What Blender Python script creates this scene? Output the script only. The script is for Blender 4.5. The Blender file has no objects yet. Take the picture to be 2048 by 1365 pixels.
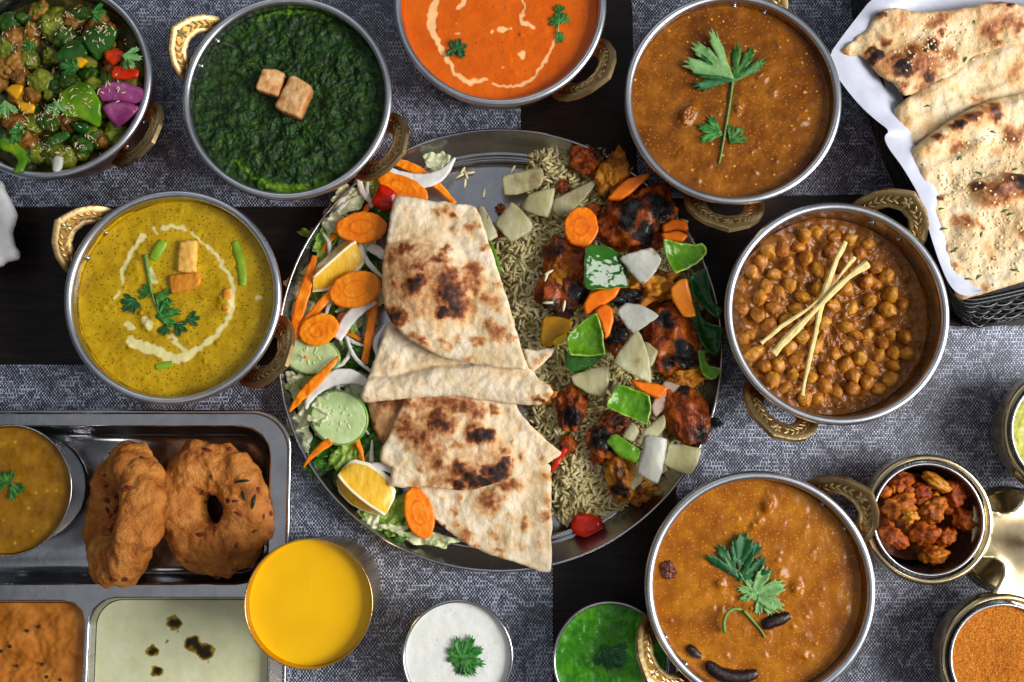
import bpy, math, random
import numpy as np
from mathutils import Vector, Matrix
from mathutils.geometry import delaunay_2d_cdt

random.seed(7)
RNG = np.random.default_rng(11)
SC = bpy.context.scene
COL = SC.collection
U = 0.01                      # everything below is written in centimetres

# ------------------------------------------------------------------ camera
TILT = math.radians(6.0)
CAMD = 73.0
FPX = 2000.0
CAM = np.array([0.0, -CAMD * math.sin(TILT), 5.0 + CAMD * math.cos(TILT)])
cam = bpy.data.cameras.new('camera')
cam.sensor_width = 36.0
cam.lens = 36.0 * FPX / 2048.0
cam.clip_start = 0.02
cam.clip_end = 50
camo = bpy.data.objects.new('camera', cam)
camo.location = Vector(CAM) * U
camo.rotation_euler = (TILT, 0, 0)
COL.objects.link(camo)
SC.camera = camo

# ------------------------------------------------------------------ world, lamps, exposure
w = bpy.data.worlds.new('World'); SC.world = w; w.use_nodes = True
w.node_tree.nodes['Background'].inputs[0].default_value = (0.80, 0.88, 1.0, 1)
w.node_tree.nodes['Background'].inputs[1].default_value = 0.09
def area(name, loc, target, size, size_y, power, col):
    l = bpy.data.lights.new(name, 'AREA'); l.shape = 'RECTANGLE'
    l.size = size; l.size_y = size_y; l.energy = power; l.color = col
    o = bpy.data.objects.new(name, l); o.location = loc
    o.rotation_euler = (Vector(target) - Vector(loc)).to_track_quat('-Z', 'Y').to_euler()
    COL.objects.link(o); return o
area('window_light', (1.6, -0.2, 1.12), (0, 0, 0), 1.0, 1.2, 62, (1.0, 0.975, 0.94))
area('far_fill_light', (-0.5, 1.9, 1.7), (0, 0, 0), 1.6, 0.8, 6, (0.86, 0.93, 1.0))  # added weak cool fill from the far side
area('ceiling_bounce_fill', (0, 0, 2.4), (0, 0, 0), 3.2, 3.2, 10, (0.92, 0.95, 1.0))  # added overhead fill in place of ceiling bounce, brightens the steel
for i, (x, y) in enumerate(((-0.55, -0.75), (0.45, -0.9))):
    l = bpy.data.lights.new('pendant_lamp', 'POINT'); l.energy = 2.0; l.color = (1.0, 0.72, 0.42)
    l.shadow_soft_size = 0.05
    o = bpy.data.objects.new('pendant_lamp', l); o.location = (x, y, 1.5); COL.objects.link(o)
SC.view_settings.view_transform = 'Standard'
SC.view_settings.look = 'None'
SC.view_settings.exposure = 0.0
SC.view_settings.gamma = 1.0
SC.view_settings.use_curve_mapping = False

# ------------------------------------------------------------------ photo pixel + height -> place on the table
_ct, _st = math.cos(TILT), math.sin(TILT)
def P(px, py, z=0.0):
    a = (px - 1024.0) / FPX; b = -(py - 682.5) / FPX
    d = np.array([a, b * _ct + _st, b * _st - _ct])
    t = (z - CAM[2]) / d[2]
    p = CAM + d * t
    return (p[0], p[1])
def PL(pts, z): return [P(x, y, z) for x, y in pts]
def PXCM(py, z):               # centimetres per photo pixel at that place
    x0, y0 = P(1024, py, z); x1, y1 = P(1025, py, z)
    return x1 - x0

# ------------------------------------------------------------------ noise
_perm = RNG.permutation(512).astype(np.int64); _perm = np.concatenate([_perm, _perm, _perm])
_g = RNG.normal(size=(512, 3)); _g /= np.linalg.norm(_g, axis=1)[:, None]
def perlin(x, y, z):
    x, y, z = np.broadcast_arrays(np.asarray(x, float), np.asarray(y, float), np.asarray(z, float))
    xi, yi, zi = np.floor(x).astype(np.int64), np.floor(y).astype(np.int64), np.floor(z).astype(np.int64)
    xf, yf, zf = x - xi, y - yi, z - zi
    xi &= 255; yi &= 255; zi &= 255
    f = lambda t: t * t * t * (t * (t * 6 - 15) + 10)
    u, v, ww = f(xf), f(yf), f(zf)
    def gr(i, j, k):
        h = _perm[_perm[_perm[xi + i] % 512 + yi + j] % 512 + zi + k] % 512
        g = _g[h]
        return g[..., 0] * (xf - i) + g[..., 1] * (yf - j) + g[..., 2] * (zf - k)
    def l(a, b, t): return a + (b - a) * t
    return l(l(l(gr(0,0,0), gr(1,0,0), u), l(gr(0,1,0), gr(1,1,0), u), v),
             l(l(gr(0,0,1), gr(1,0,1), u), l(gr(0,1,1), gr(1,1,1), u), v), ww) * 1.5
def fbm(x, y, z, o=4, gain=0.5):
    s = 0; a = 1.0; f = 1.0
    for i in range(o):
        s = s + a * perlin(np.asarray(x) * f + 13.7 * i, np.asarray(y) * f + 5.1 * i, np.asarray(z) * f); a *= gain; f *= 2.03
    return s

# ------------------------------------------------------------------ materials
def L(c):
    return tuple(((v / 255) / 12.92 if v / 255 <= 0.04045 else ((v / 255 + 0.055) / 1.055) ** 2.4) for v in c) + (1.0,)
MATS = {}
def ramp(nt, fac, stops, interp='LINEAR'):
    r = nt.nodes.new('ShaderNodeValToRGB'); r.color_ramp.interpolation = interp
    e = r.color_ramp.elements
    while len(e) < len(stops): e.new(0.5)
    for i, (p, c) in enumerate(stops): e[i].position = p; e[i].color = c if len(c) == 4 else L(c)
    nt.links.new(fac, r.inputs[0]); return r.outputs[0]
def mixc(nt, fac, a, b):
    m = nt.nodes.new('ShaderNodeMix'); m.data_type = 'RGBA'
    if isinstance(fac, float): m.inputs[0].default_value = fac
    else: nt.links.new(fac, m.inputs[0])
    for s, v in ((6, a), (7, b)):
        if isinstance(v, tuple): m.inputs[s].default_value = v
        else: nt.links.new(v, m.inputs[s])
    return m.outputs[2]
def math_n(nt, op, a, b=None, c=None, clamp=False):
    m = nt.nodes.new('ShaderNodeMath'); m.operation = op; m.use_clamp = clamp
    for i, v in enumerate((a, b, c)):
        if v is None: continue
        if isinstance(v, (int, float)): m.inputs[i].default_value = v
        else: nt.links.new(v, m.inputs[i])
    return m.outputs[0]
def coords(nt, stretch=(1, 1, 1), world=False):
    if world:
        g = nt.nodes.new('ShaderNodeNewGeometry'); out = g.outputs['Position']
    else:
        tc = nt.nodes.new('ShaderNodeTexCoord'); oi = nt.nodes.new('ShaderNodeObjectInfo')
        m = nt.nodes.new('ShaderNodeVectorMath'); m.operation = 'ADD'
        nt.links.new(tc.outputs['Object'], m.inputs[0]); nt.links.new(oi.outputs['Random'], m.inputs[1]); out = m.outputs[0]
    mp = nt.nodes.new('ShaderNodeMapping'); mp.inputs['Scale'].default_value = tuple(100 * s for s in stretch)  # per cm
    nt.links.new(out, mp.inputs[0]); return mp.outputs[0]
def noise(nt, vec, scale, detail=4.0, rough=0.55, dist=0.0):
    n = nt.nodes.new('ShaderNodeTexNoise'); n.inputs['Scale'].default_value = scale
    n.inputs['Detail'].default_value = detail; n.inputs['Roughness'].default_value = rough; n.inputs['Distortion'].default_value = dist
    nt.links.new(vec, n.inputs['Vector']); return n.outputs['Fac']
def voro(nt, vec, scale, feature='F1', out='Distance', rnd=1.0):
    n = nt.nodes.new('ShaderNodeTexVoronoi'); n.feature = feature; n.inputs['Scale'].default_value = scale
    n.inputs['Randomness'].default_value = rnd
    nt.links.new(vec, n.inputs['Vector']); return n.outputs[out]
def base_mat(name):
    m = bpy.data.materials.new(name); m.use_nodes = True; nt = m.node_tree
    return m, nt, nt.nodes['Principled BSDF']
def bump(nt, b, h, dist, strength=1.0):
    bn = nt.nodes.new('ShaderNodeBump'); bn.inputs['Distance'].default_value = dist * U; bn.inputs['Strength'].default_value = strength
    nt.links.new(h, bn.inputs['Height'])
    return bn
def food(name, cols, scale=1.0, detail=5.0, rough=0.45, bmp=(3.0, 0.05), sss=0.0, sssr=(1, .5, .3), coat=0.0, attr=None, attr2=None,
         specks=(), trans=0.0, stretch=(1, 1, 1), rvar=0.12, spec=0.26, ndist=0.0, vari=0.0, fine=None):
    if name in MATS: return MATS[name]
    m, nt, b = base_mat(name)
    v = coords(nt, stretch)
    n = noise(nt, v, scale, detail, 0.6, ndist)
    if len(cols) == 1: cols = [(0.3, cols[0]), (0.7, tuple(min(255, c * 1.1) for c in cols[0]))]
    col = ramp(nt, n, cols)
    for (ss, th, sc, soft) in specks:                      # small flecks: voronoi cells below a radius
        d = voro(nt, v, ss); f = math_n(nt, 'LESS_THAN', d, th) if soft == 0 else ramp(nt, d, [(max(th - soft, 0), (1., 1., 1., 1.)), (th + soft, (0., 0., 0., 1.))])
        col = mixc(nt, f, col, L(sc))
    if attr:                                               # baked-in browning or cream, stops over the attribute
        an, stops, amt = attr
        a = nt.nodes.new('ShaderNodeAttribute'); a.attribute_name = an
        n2 = noise(nt, v, amt[0], 8.0, 0.68)
        f = math_n(nt, 'ADD', a.outputs['Fac'], math_n(nt, 'MULTIPLY', math_n(nt, 'SUBTRACT', n2, 0.5), amt[1]))
        c2 = ramp(nt, f, [(p, c) for p, c, al in stops]); al = ramp(nt, f, [(p, (al, al, al, 1.0)) for p, c, al in stops])
        col = mixc(nt, al, col, c2)
    if vari:
        oi = nt.nodes.new('ShaderNodeObjectInfo'); hs = nt.nodes.new('ShaderNodeHueSaturation')
        nt.links.new(col, hs.inputs['Color'])
        nt.links.new(math_n(nt, 'MULTIPLY_ADD', oi.outputs['Random'], vari, 1.0 - vari / 2), hs.inputs['Value'])
        nt.links.new(math_n(nt, 'MULTIPLY_ADD', oi.outputs['Random'], vari * 0.06, 0.5 - vari * 0.03), hs.inputs['Hue'])
        col = hs.outputs[0]
    nt.links.new(col, b.inputs['Base Color'])
    rn = noise(nt, v, scale * 2.3, 3.0)
    nt.links.new(math_n(nt, 'MULTIPLY_ADD', rn, rvar * 2, rough - rvar, clamp=True), b.inputs['Roughness'])
    b.inputs['Specular IOR Level'].default_value = spec
    if trans: b.inputs['Transmission Weight'].default_value = trans; b.inputs['IOR'].default_value = 1.35
    if sss:
        b.inputs['Subsurface Weight'].default_value = sss
        b.inputs['Subsurface Radius'].default_value = sssr; b.inputs['Subsurface Scale'].default_value = 0.3 * U
    b.inputs['Coat Weight'].default_value = coat * 0.4; b.inputs['Coat Roughness'].default_value = 0.12
    if bmp:
        h = noise(nt, v, bmp[0], 6.0, 0.65)
        bn = bump(nt, b, h, bmp[1])
        if fine:
            h2 = noise(nt, v, fine[0], 3.0, 0.6); b2 = bump(nt, b, h2, fine[1]); nt.links.new(bn.outputs[0], b2.inputs['Normal']); bn = b2
        nt.links.new(bn.outputs[0], b.inputs['Normal'])
    MATS[name] = m; return m
def metal(name, col, rough, rvar=0.1, bmp=None, stretch=(1, 1, 1), tint=None):
    if name in MATS: return MATS[name]
    m, nt, b = base_mat(name); v = coords(nt, stretch)
    b.inputs['Metallic'].default_value = 1.0
    n = noise(nt, v, 0.7, 5.0, 0.65)
    nt.links.new(ramp(nt, n, [(0.3, col), (0.75, tint or tuple(c * 0.86 for c in col))]), b.inputs['Base Color'])
    n2 = noise(nt, v, 2.2, 6.0, 0.7)
    nt.links.new(math_n(nt, 'MULTIPLY_ADD', n2, rvar * 2, rough - rvar, clamp=True), b.inputs['Roughness'])
    if bmp:
        h = voro(nt, v, bmp[0], 'SMOOTH_F1') if bmp[2] == 'v' else noise(nt, v, bmp[0], 4.0)
        nt.links.new(bump(nt, b, h, bmp[1]).outputs[0], b.inputs['Normal'])
    MATS[name] = m; return m

STEEL = metal('brushed_steel', (196, 198, 203), 0.27, 0.06, (9.0, 0.0015, 'n'))
RIMS = metal('satin_rim_steel', (206, 208, 214), 0.33, 0.03)
STEELP = metal('polished_steel', (190, 190, 193), 0.19, 0.06, (2.0, 0.006, 'n'))
STEELD = metal('plate_steel', (186, 187, 194), 0.24, 0.06, (14.0, 0.003, 'n'))
COPPER = metal('hammered_copper', (190, 120, 92), 0.3, 0.08, (1.6, 0.05, 'v'))
BRASS = metal('antique_brass', (205, 164, 92), 0.33, 0.08, (12.0, 0.006, 'n'), tint=(168, 126, 62))
BRASSL = metal('worn_brass', (188, 162, 114), 0.44, 0.08, (12.0, 0.004, 'n'))
BRASSG = metal('dark_brass_groove', (150, 110, 54), 0.45, 0.08, (12.0, 0.006, 'n'))
BRASSS = metal('polished_brass', (206, 188, 148), 0.2, 0.05)

# ------------------------------------------------------------------ mesh helpers
def props(o, label=None, cat=None, group=None, kind=None):
    if label: o['label'] = label
    if cat: o['category'] = cat
    if group: o['group'] = group
    if kind: o['kind'] = kind
    return o
def mesh(name, V, F, mat, smooth=True, attrs=None):
    me = bpy.data.meshes.new(name)
    me.from_pydata((np.asarray(V, float) * U).tolist(), [], [list(map(int, f)) for f in F] if not isinstance(F, np.ndarray) else F.tolist())
    me.polygons.foreach_set('use_smooth', [smooth] * len(me.polygons))
    if attrs:
        for k, a in attrs.items():
            at = me.attributes.new(k, 'FLOAT', 'POINT'); at.data.foreach_set('value', np.asarray(a, np.float32))
    if mat: me.materials.append(mat)
    me.update(); return me
def link(name, me, parent=None, loc=None):
    o = bpy.data.objects.new(name, me); COL.objects.link(o)
    if parent: o.parent = parent
    if loc is not None: o.location = Vector(loc) * U
    return o
def put(name, V, F, mat, parent=None, smooth=True, attrs=None, **kw):
    """one mesh object; top-level things get their origin at their base, parts in their thing's frame"""
    V = np.asarray(V, float)
    if parent is None:
        c = np.array([(V[:, 0].min() + V[:, 0].max()) / 2, (V[:, 1].min() + V[:, 1].max()) / 2, V[:, 2].min()])
    else:
        pl = np.zeros(3); q = parent
        while q is not None: pl = pl + np.array(q.location) / U; q = q.parent
        c = pl
    o = link(name, mesh(name, V - c, F, mat, smooth, attrs), parent, c if parent is None else None)
    return props(o, **kw)
def empty(name, loc, rz=0.0, scale=1.0, **kw):
    o = bpy.data.objects.new(name, None); o.location = Vector(loc) * U; o.rotation_euler = (0, 0, rz); o.scale = (scale,) * 3
    o.empty_display_size = 0.02
    COL.objects.link(o); return props(o, **kw)
def lathe(prof, n=96, close=False):
    V = []; F = []
    a = np.linspace(0, 2 * math.pi, n, endpoint=False); k = len(prof)
    for r, z in prof: V += [(r * c, r * s, z) for c, s in zip(np.cos(a), np.sin(a))]
    for i in range(k - 1 + (1 if close else 0)):
        i2 = (i + 1) % k
        for j in range(n):
            j2 = (j + 1) % n
            F.append((i * n + j, i * n + j2, i2 * n + j2, i2 * n + j))
    return np.array(V), F
def smoothprof(p, n=6):                     # Catmull-Rom through profile points
    out = []
    for i in range(len(p) - 1):
        a = np.array(p[max(i - 1, 0)], float); b = np.array(p[i], float); c = np.array(p[i + 1], float); d = np.array(p[min(i + 2, len(p) - 1)], float)
        for k in range(n):
            t = k / n
            out.append(tuple(0.5 * ((2 * b) + (-a + c) * t + (2 * a - 5 * b + 4 * c - d) * t * t + (-a + 3 * b - 3 * c + d) * t ** 3)))
    out.append(tuple(map(float, p[-1]))); return out
def ringprof(r, z, m, n=14, e=1.0): return [(r + m * math.cos(t), z + m * e * math.sin(t)) for t in np.linspace(0, 2 * math.pi, n, endpoint=False)]
def tube(pts, rad, n=8, flat=1.0, cap=True):
    pts = [np.array(p, float) for p in pts]; k = len(pts)
    if not hasattr(rad, '__len__'): rad = [rad] * k
    V = []; F = []; up = np.array([0.02, 0.01, 1.0])
    for i, p in enumerate(pts):
        t = pts[min(i + 1, k - 1)] - pts[max(i - 1, 0)]; t = t / (np.linalg.norm(t) + 1e-9)
        s = np.cross(t, up); s /= np.linalg.norm(s) + 1e-9; u = np.cross(s, t)
        for j in range(n):
            a = 2 * math.pi * j / n
            V.append(p + rad[i] * (math.cos(a) * s + flat * math.sin(a) * u))
    for i in range(k - 1):
        for j in range(n):
            j2 = (j + 1) % n; F.append((i * n + j, i * n + j2, (i + 1) * n + j2, (i + 1) * n + j))
    if cap: F.append(tuple(range(n))[::-1]); F.append(tuple((k - 1) * n + j for j in range(n)))
    return np.array(V), F
def join(parts):
    V = []; F = []; o = 0
    for v, f in parts:
        V.append(np.asarray(v)); F += [tuple(i + o for i in q) for q in f]; o += len(v)
    return np.concatenate(V), F
def resample(pts, step, closed=True):
    p = np.array(pts, float)
    if closed: p = np.vstack([p, p[:1]])
    d = np.concatenate([[0], np.cumsum(np.linalg.norm(np.diff(p, axis=0), axis=1))])
    n = max(int(d[-1] / step), 6)
    t = np.linspace(0, d[-1], n + (0 if closed else 1), endpoint=not closed)
    return np.stack([np.interp(t, d, p[:, k]) for k in range(p.shape[1])], 1)
def chaikin(pts, n=2, closed=True):
    p = np.array(pts, float)
    for _ in range(n):
        q = np.roll(p, -1, 0) if closed else p[1:]
        b = p if closed else p[:-1]
        s = np.empty((2 * len(b), p.shape[1])); s[0::2] = 0.75 * b + 0.25 * q; s[1::2] = 0.25 * b + 0.75 * q
        if not closed: s = np.vstack([p[:1], s, p[-1:]])
        p = s
    return p
def nick(pts, t=0.12, n=2):
    p = np.array(pts, float)
    for _ in range(n):
        q = np.roll(p, -1, 0); s = np.empty((2 * len(p), p.shape[1])); s[0::2] = (1 - t) * p + t * q; s[1::2] = t * p + (1 - t) * q; p = s; t = 0.25
    return p
def inside(pts, poly):
    x, y = pts[:, 0], pts[:, 1]; r = np.zeros(len(pts), bool); q = np.roll(poly, -1, 0)
    for (x0, y0), (x1, y1) in zip(poly, q):
        if y0 == y1: continue
        c = ((y0 > y) != (y1 > y)) & (x < (x1 - x0) * (y - y0) / (y1 - y0) + x0); r ^= c
    return r
def segdist(pts, poly, closed=True):
    a = poly if closed else poly[:-1]; b = np.roll(poly, -1, 0) if closed else poly[1:]
    out = np.full(len(pts), 1e9)
    for p, q in zip(a, b):
        d = q - p; L2 = d @ d + 1e-12
        t = np.clip(((pts - p) @ d) / L2, 0, 1)
        out = np.minimum(out, np.linalg.norm(pts - (p + t[:, None] * d), axis=1))
    return out
def slab2d(poly, res, holes=()):
    poly = resample(poly, res); loops = [poly] + [resample(h, res) for h in holes]
    lo, hi = poly.min(0), poly.max(0)
    gx, gy = np.meshgrid(np.arange(lo[0], hi[0], res), np.arange(lo[1], hi[1], res * 0.866))
    gx = gx + (np.arange(gx.shape[0]) % 2)[:, None] * res * 0.5
    g = np.stack([gx.ravel(), gy.ravel()], 1)
    m = inside(g, poly)
    for h in loops[1:]: m &= ~inside(g, h)
    g = g[m]; dd = np.full(len(g), 1e9)
    for h in loops: dd = np.minimum(dd, segdist(g, h)) if len(g) else dd
    g = g[dd > res * 0.55]
    pts = np.vstack(loops + [g]); E = []; o = 0
    for h in loops: E += [(o + i, o + (i + 1) % len(h)) for i in range(len(h))]; o += len(h)
    r = delaunay_2d_cdt([Vector(p) for p in pts], E, [], 0, 1e-7)
    V = np.array([tuple(v) for v in r[0]]); T = np.array([tuple(f) for f in r[2] if len(f) == 3])
    cen = V[T].mean(1); k = inside(cen, poly)
    for h in loops[1:]: k &= ~inside(cen, h)
    T = T[k]
    a, b, c = V[T[:, 0]], V[T[:, 1]], V[T[:, 2]]
    cr = (b[:, 0] - a[:, 0]) * (c[:, 1] - a[:, 1]) - (b[:, 1] - a[:, 1]) * (c[:, 0] - a[:, 0])
    T[cr < 0] = T[cr < 0][:, ::-1]
    d = np.full(len(V), 1e9)
    for h in loops: d = np.minimum(d, segdist(V, h))
    d[d < 1e-5] = 0
    return V, T, d
def slab(poly, mid, th, res, edge=None, rag=0.0, holes=(), minp=0.25):
    """a sheet with thickness: mid(x,y,d) is its middle height, th its thickness, rounded off towards the rim"""
    poly = np.array(poly, float)
    if rag:
        poly = resample(poly, res); n = np.stack([perlin(poly[:, 0] * 1.7, poly[:, 1] * 1.7, 3.3) + .6 * perlin(poly[:, 0] * 5, poly[:, 1] * 5, 9.1),
                                                  perlin(poly[:, 0] * 1.7, poly[:, 1] * 1.7, 23.3) + .6 * perlin(poly[:, 0] * 5, poly[:, 1] * 5, 19.1)], 1)
        poly = poly + rag * n
    V, T, d = slab2d(poly, res, holes)
    edge = edge or th * 0.8
    s = np.clip(d / edge, 0, 1); prof = minp + (1 - minp) * np.sqrt(1 - (1 - s) ** 2)
    z = mid(V[:, 0], V[:, 1], d) if callable(mid) else np.full(len(V), float(mid))
    t = th(V[:, 0], V[:, 1], d) if callable(th) else th
    top = np.column_stack([V, z + 0.5 * t * prof]); bot = np.column_stack([V, z - 0.5 * t * prof])
    n = len(V); E = {}
    for tri in T:
        for i in range(3): E[(tri[i], tri[(i + 1) % 3])] = 1
    F = [tuple(t_) for t_ in T] + [tuple(t_[::-1] + n) for t_ in T]
    for (a, b) in E:
        if (b, a) not in E: F.append((a, a + n, b + n, b))
    return np.vstack([top, bot]), F, V, d
_ico = {}
def ico(sub):
    if sub in _ico: return _ico[sub]
    import bmesh
    bm = bmesh.new(); bmesh.ops.create_icosphere(bm, subdivisions=sub, radius=1.0)
    V = np.array([tuple(v.co) for v in bm.verts]); F = np.array([[v.index for v in f.verts] for f in bm.faces]); bm.free()
    _ico[sub] = (V, F); return _ico[sub]
def rotm(ax, ay, az):
    return np.array((Matrix.Rotation(az, 3, 'Z') @ Matrix.Rotation(ay, 3, 'Y') @ Matrix.Rotation(ax, 3, 'X')))
def blob(c, r, sub=3, amp=0.2, freq=1.0, rot=(0, 0, 0), seed=0, octs=4, flat=None, ridged=False):
    V, F = ico(sub); s = seed * 7.31
    f = fbm(V[:, 0] * freq + s, V[:, 1] * freq - s, V[:, 2] * freq + 2 * s, octs)
    if ridged: f = 0.5 - np.abs(f)
    W = V * (1 + amp * f)[:, None] * np.array(r)
    W = W @ rotm(*rot).T + np.array(c)
    if flat is not None: W[:, 2] = np.maximum(W[:, 2], flat)
    return W, F

# ------------------------------------------------------------------ the setting: table and woven mats
def wood_mat():
    m, nt, b = base_mat('dark_stained_wood'); v = coords(nt, (0.12, 1.6, 1), world=True)
    n = noise(nt, v, 1.2, 8.0, 0.65, 0.6); n2 = noise(nt, v, 6.0, 4.0, 0.7)
    c = ramp(nt, n, [(0.3, (16, 12, 11)), (0.55, (34, 27, 24)), (0.75, (54, 44, 39))])
    c = mixc(nt, ramp(nt, n2, [(0.45, (0., 0., 0., 1.)), (0.62, (.55, .55, .55, 1.))]), c, L((14, 11, 10)))
    nt.links.new(c, b.inputs['Base Color'])
    nt.links.new(math_n(nt, 'MULTIPLY_ADD', n2, 0.25, 0.24), b.inputs['Roughness'])
    b.inputs['Specular IOR Level'].default_value = 0.2
    nt.links.new(bump(nt, b, n2, 0.012).outputs[0], b.inputs['Normal'])
    return m
def weave_mat():
    m, nt, b = base_mat('woven_vinyl'); v = coords(nt, (1, 1, 1), world=True)
    wb = nt.nodes.new('ShaderNodeTexNoise'); wb.inputs['Scale'].default_value = 1.1; nt.links.new(v, wb.inputs['Vector'])
    vm = nt.nodes.new('ShaderNodeVectorMath'); vm.operation = 'MULTIPLY_ADD'; vm.inputs[1].default_value = (.16, .16, 0); nt.links.new(wb.outputs['Color'], vm.inputs[0]); nt.links.new(v, vm.inputs[2]); v = vm.outputs[0]
    sp = nt.nodes.new('ShaderNodeSeparateXYZ'); nt.links.new(v, sp.inputs[0])
    u = math_n(nt, 'MULTIPLY', sp.outputs[0], 1 / 0.118); vv = math_n(nt, 'MULTIPLY', sp.outputs[1], 1 / 0.155)
    cu, cv = math_n(nt, 'FLOOR', u), math_n(nt, 'FLOOR', vv)
    par1 = math_n(nt, 'FLOORED_MODULO', math_n(nt, 'ADD', cu, cv), 2.0)
    h2 = math_n(nt, 'FLOOR', math_n(nt, 'DIVIDE', math_n(nt, 'ADD', vv, cu), 2.0))
    par2 = math_n(nt, 'FLOORED_MODULO', math_n(nt, 'ADD', cu, h2), 2.0)
    h3 = math_n(nt, 'FLOORED_MODULO', math_n(nt, 'ADD', math_n(nt, 'MULTIPLY', cu, 2.0), cv), 4.0)
    par3 = math_n(nt, 'GREATER_THAN', h3, 0.5)
    w1 = noise(nt, v, 0.30, 2.0, 0.5, 2.4); w2 = noise(nt, v, 0.42, 2.0, 0.5, 2.8)
    par2 = math_n(nt, 'MULTIPLY', par1, 0.5)
    mx = nt.nodes.new('ShaderNodeMix'); nt.links.new(ramp(nt, w1, [(0.44, (0., 0., 0., 1.)), (0.56, (1., 1., 1., 1.))]), mx.inputs[0]); nt.links.new(par2, mx.inputs[2]); nt.links.new(par1, mx.inputs[3])
    mx2 = nt.nodes.new('ShaderNodeMix'); nt.links.new(ramp(nt, w2, [(0.5, (0., 0., 0., 1.)), (0.56, (.8, .8, .8, 1.))]), mx2.inputs[0]); nt.links.new(mx.outputs[0], mx2.inputs[2]); nt.links.new(par3, mx2.inputs[3])
    par = mx2.outputs[0]
    fu = math_n(nt, 'ABSOLUTE', math_n(nt, 'SUBTRACT', math_n(nt, 'FRACT', u), 0.5)); fv = math_n(nt, 'ABSOLUTE', math_n(nt, 'SUBTRACT', math_n(nt, 'FRACT', vv), 0.5))
    edge = math_n(nt, 'MULTIPLY', math_n(nt, 'SUBTRACT', 1.0, math_n(nt, 'POWER', math_n(nt, 'MULTIPLY', fu, 2.0), 4.0)),
                  math_n(nt, 'SUBTRACT', 1.0, math_n(nt, 'MULTIPLY', math_n(nt, 'POWER', math_n(nt, 'MULTIPLY', fv, 2.0), 4.0), 0.6)))
    cmb = nt.nodes.new('ShaderNodeCombineXYZ'); nt.links.new(cu, cmb.inputs[0]); nt.links.new(cv, cmb.inputs[1])
    wn = nt.nodes.new('ShaderNodeTexWhiteNoise'); wn.noise_dimensions = '2D'; nt.links.new(cmb.outputs[0], wn.inputs[0])
    f = math_n(nt, 'MULTIPLY', math_n(nt, 'MULTIPLY', par, edge), math_n(nt, 'MULTIPLY_ADD', wn.outputs[0], 0.9, 0.3), clamp=True)
    nt.links.new(mixc(nt, f, L((20, 23, 35)), L((214, 223, 250))), b.inputs['Base Color'])
    b.inputs['Roughness'].default_value = 0.42
    nt.links.new(bump(nt, b, f, 0.05).outputs[0], b.inputs['Normal'])
    return m
WEAVE = weave_mat()
put('table', [(-70, -60, -3), (70, -60, -3), (70, 60, -3), (-70, 60, -3), (-70, -60, 0), (70, -60, 0), (70, 60, 0), (-70, 60, 0)],
    [(3, 2, 1, 0), (4, 5, 6, 7), (0, 1, 5, 4), (1, 2, 6, 5), (2, 3, 7, 6), (3, 0, 4, 7)], wood_mat(), smooth=False, kind='structure')
def placemat(q, label):
    q = PL(q, 0.16); c = np.mean(q, 0); V = []
    for dz, s in ((0.0, 0), (0.10, 0), (0.16, 0.06)):
        for p in q:
            d = np.array(p) - c; V.append((*(np.array(p) - s * np.sign(d)), dz))
    F = [(3, 2, 1, 0), (8, 9, 10, 11)]
    for k in (0, 4): F += [(k + i, k + (i + 1) % 4, k + 4 + (i + 1) % 4, k + 4 + i) for i in range(4)]
    put('placemat', V, F, WEAVE, smooth=False, label=label, cat='placemat', group='grey woven placemats')
placemat([(-260, 415), (1041, 412), (1042, -260), (-260, -260)], 'grey woven placemat under the spinach bowl and the pepper stir-fry')
placemat([(1277, 397), (2300, 380), (2300, -260), (1254, -260)], 'grey woven placemat under the brown curry bowl, top right')
placemat([(-260, 1650), (1108, 1650), (1104, 731), (-260, 729)], 'grey woven placemat under the steel tray and the yellow drink tumbler')
placemat([(1352, 1650), (2300, 1650), (2300, 650), (1352, 655)], 'grey woven placemat under the chickpea bowl and the brass caddy')

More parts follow.
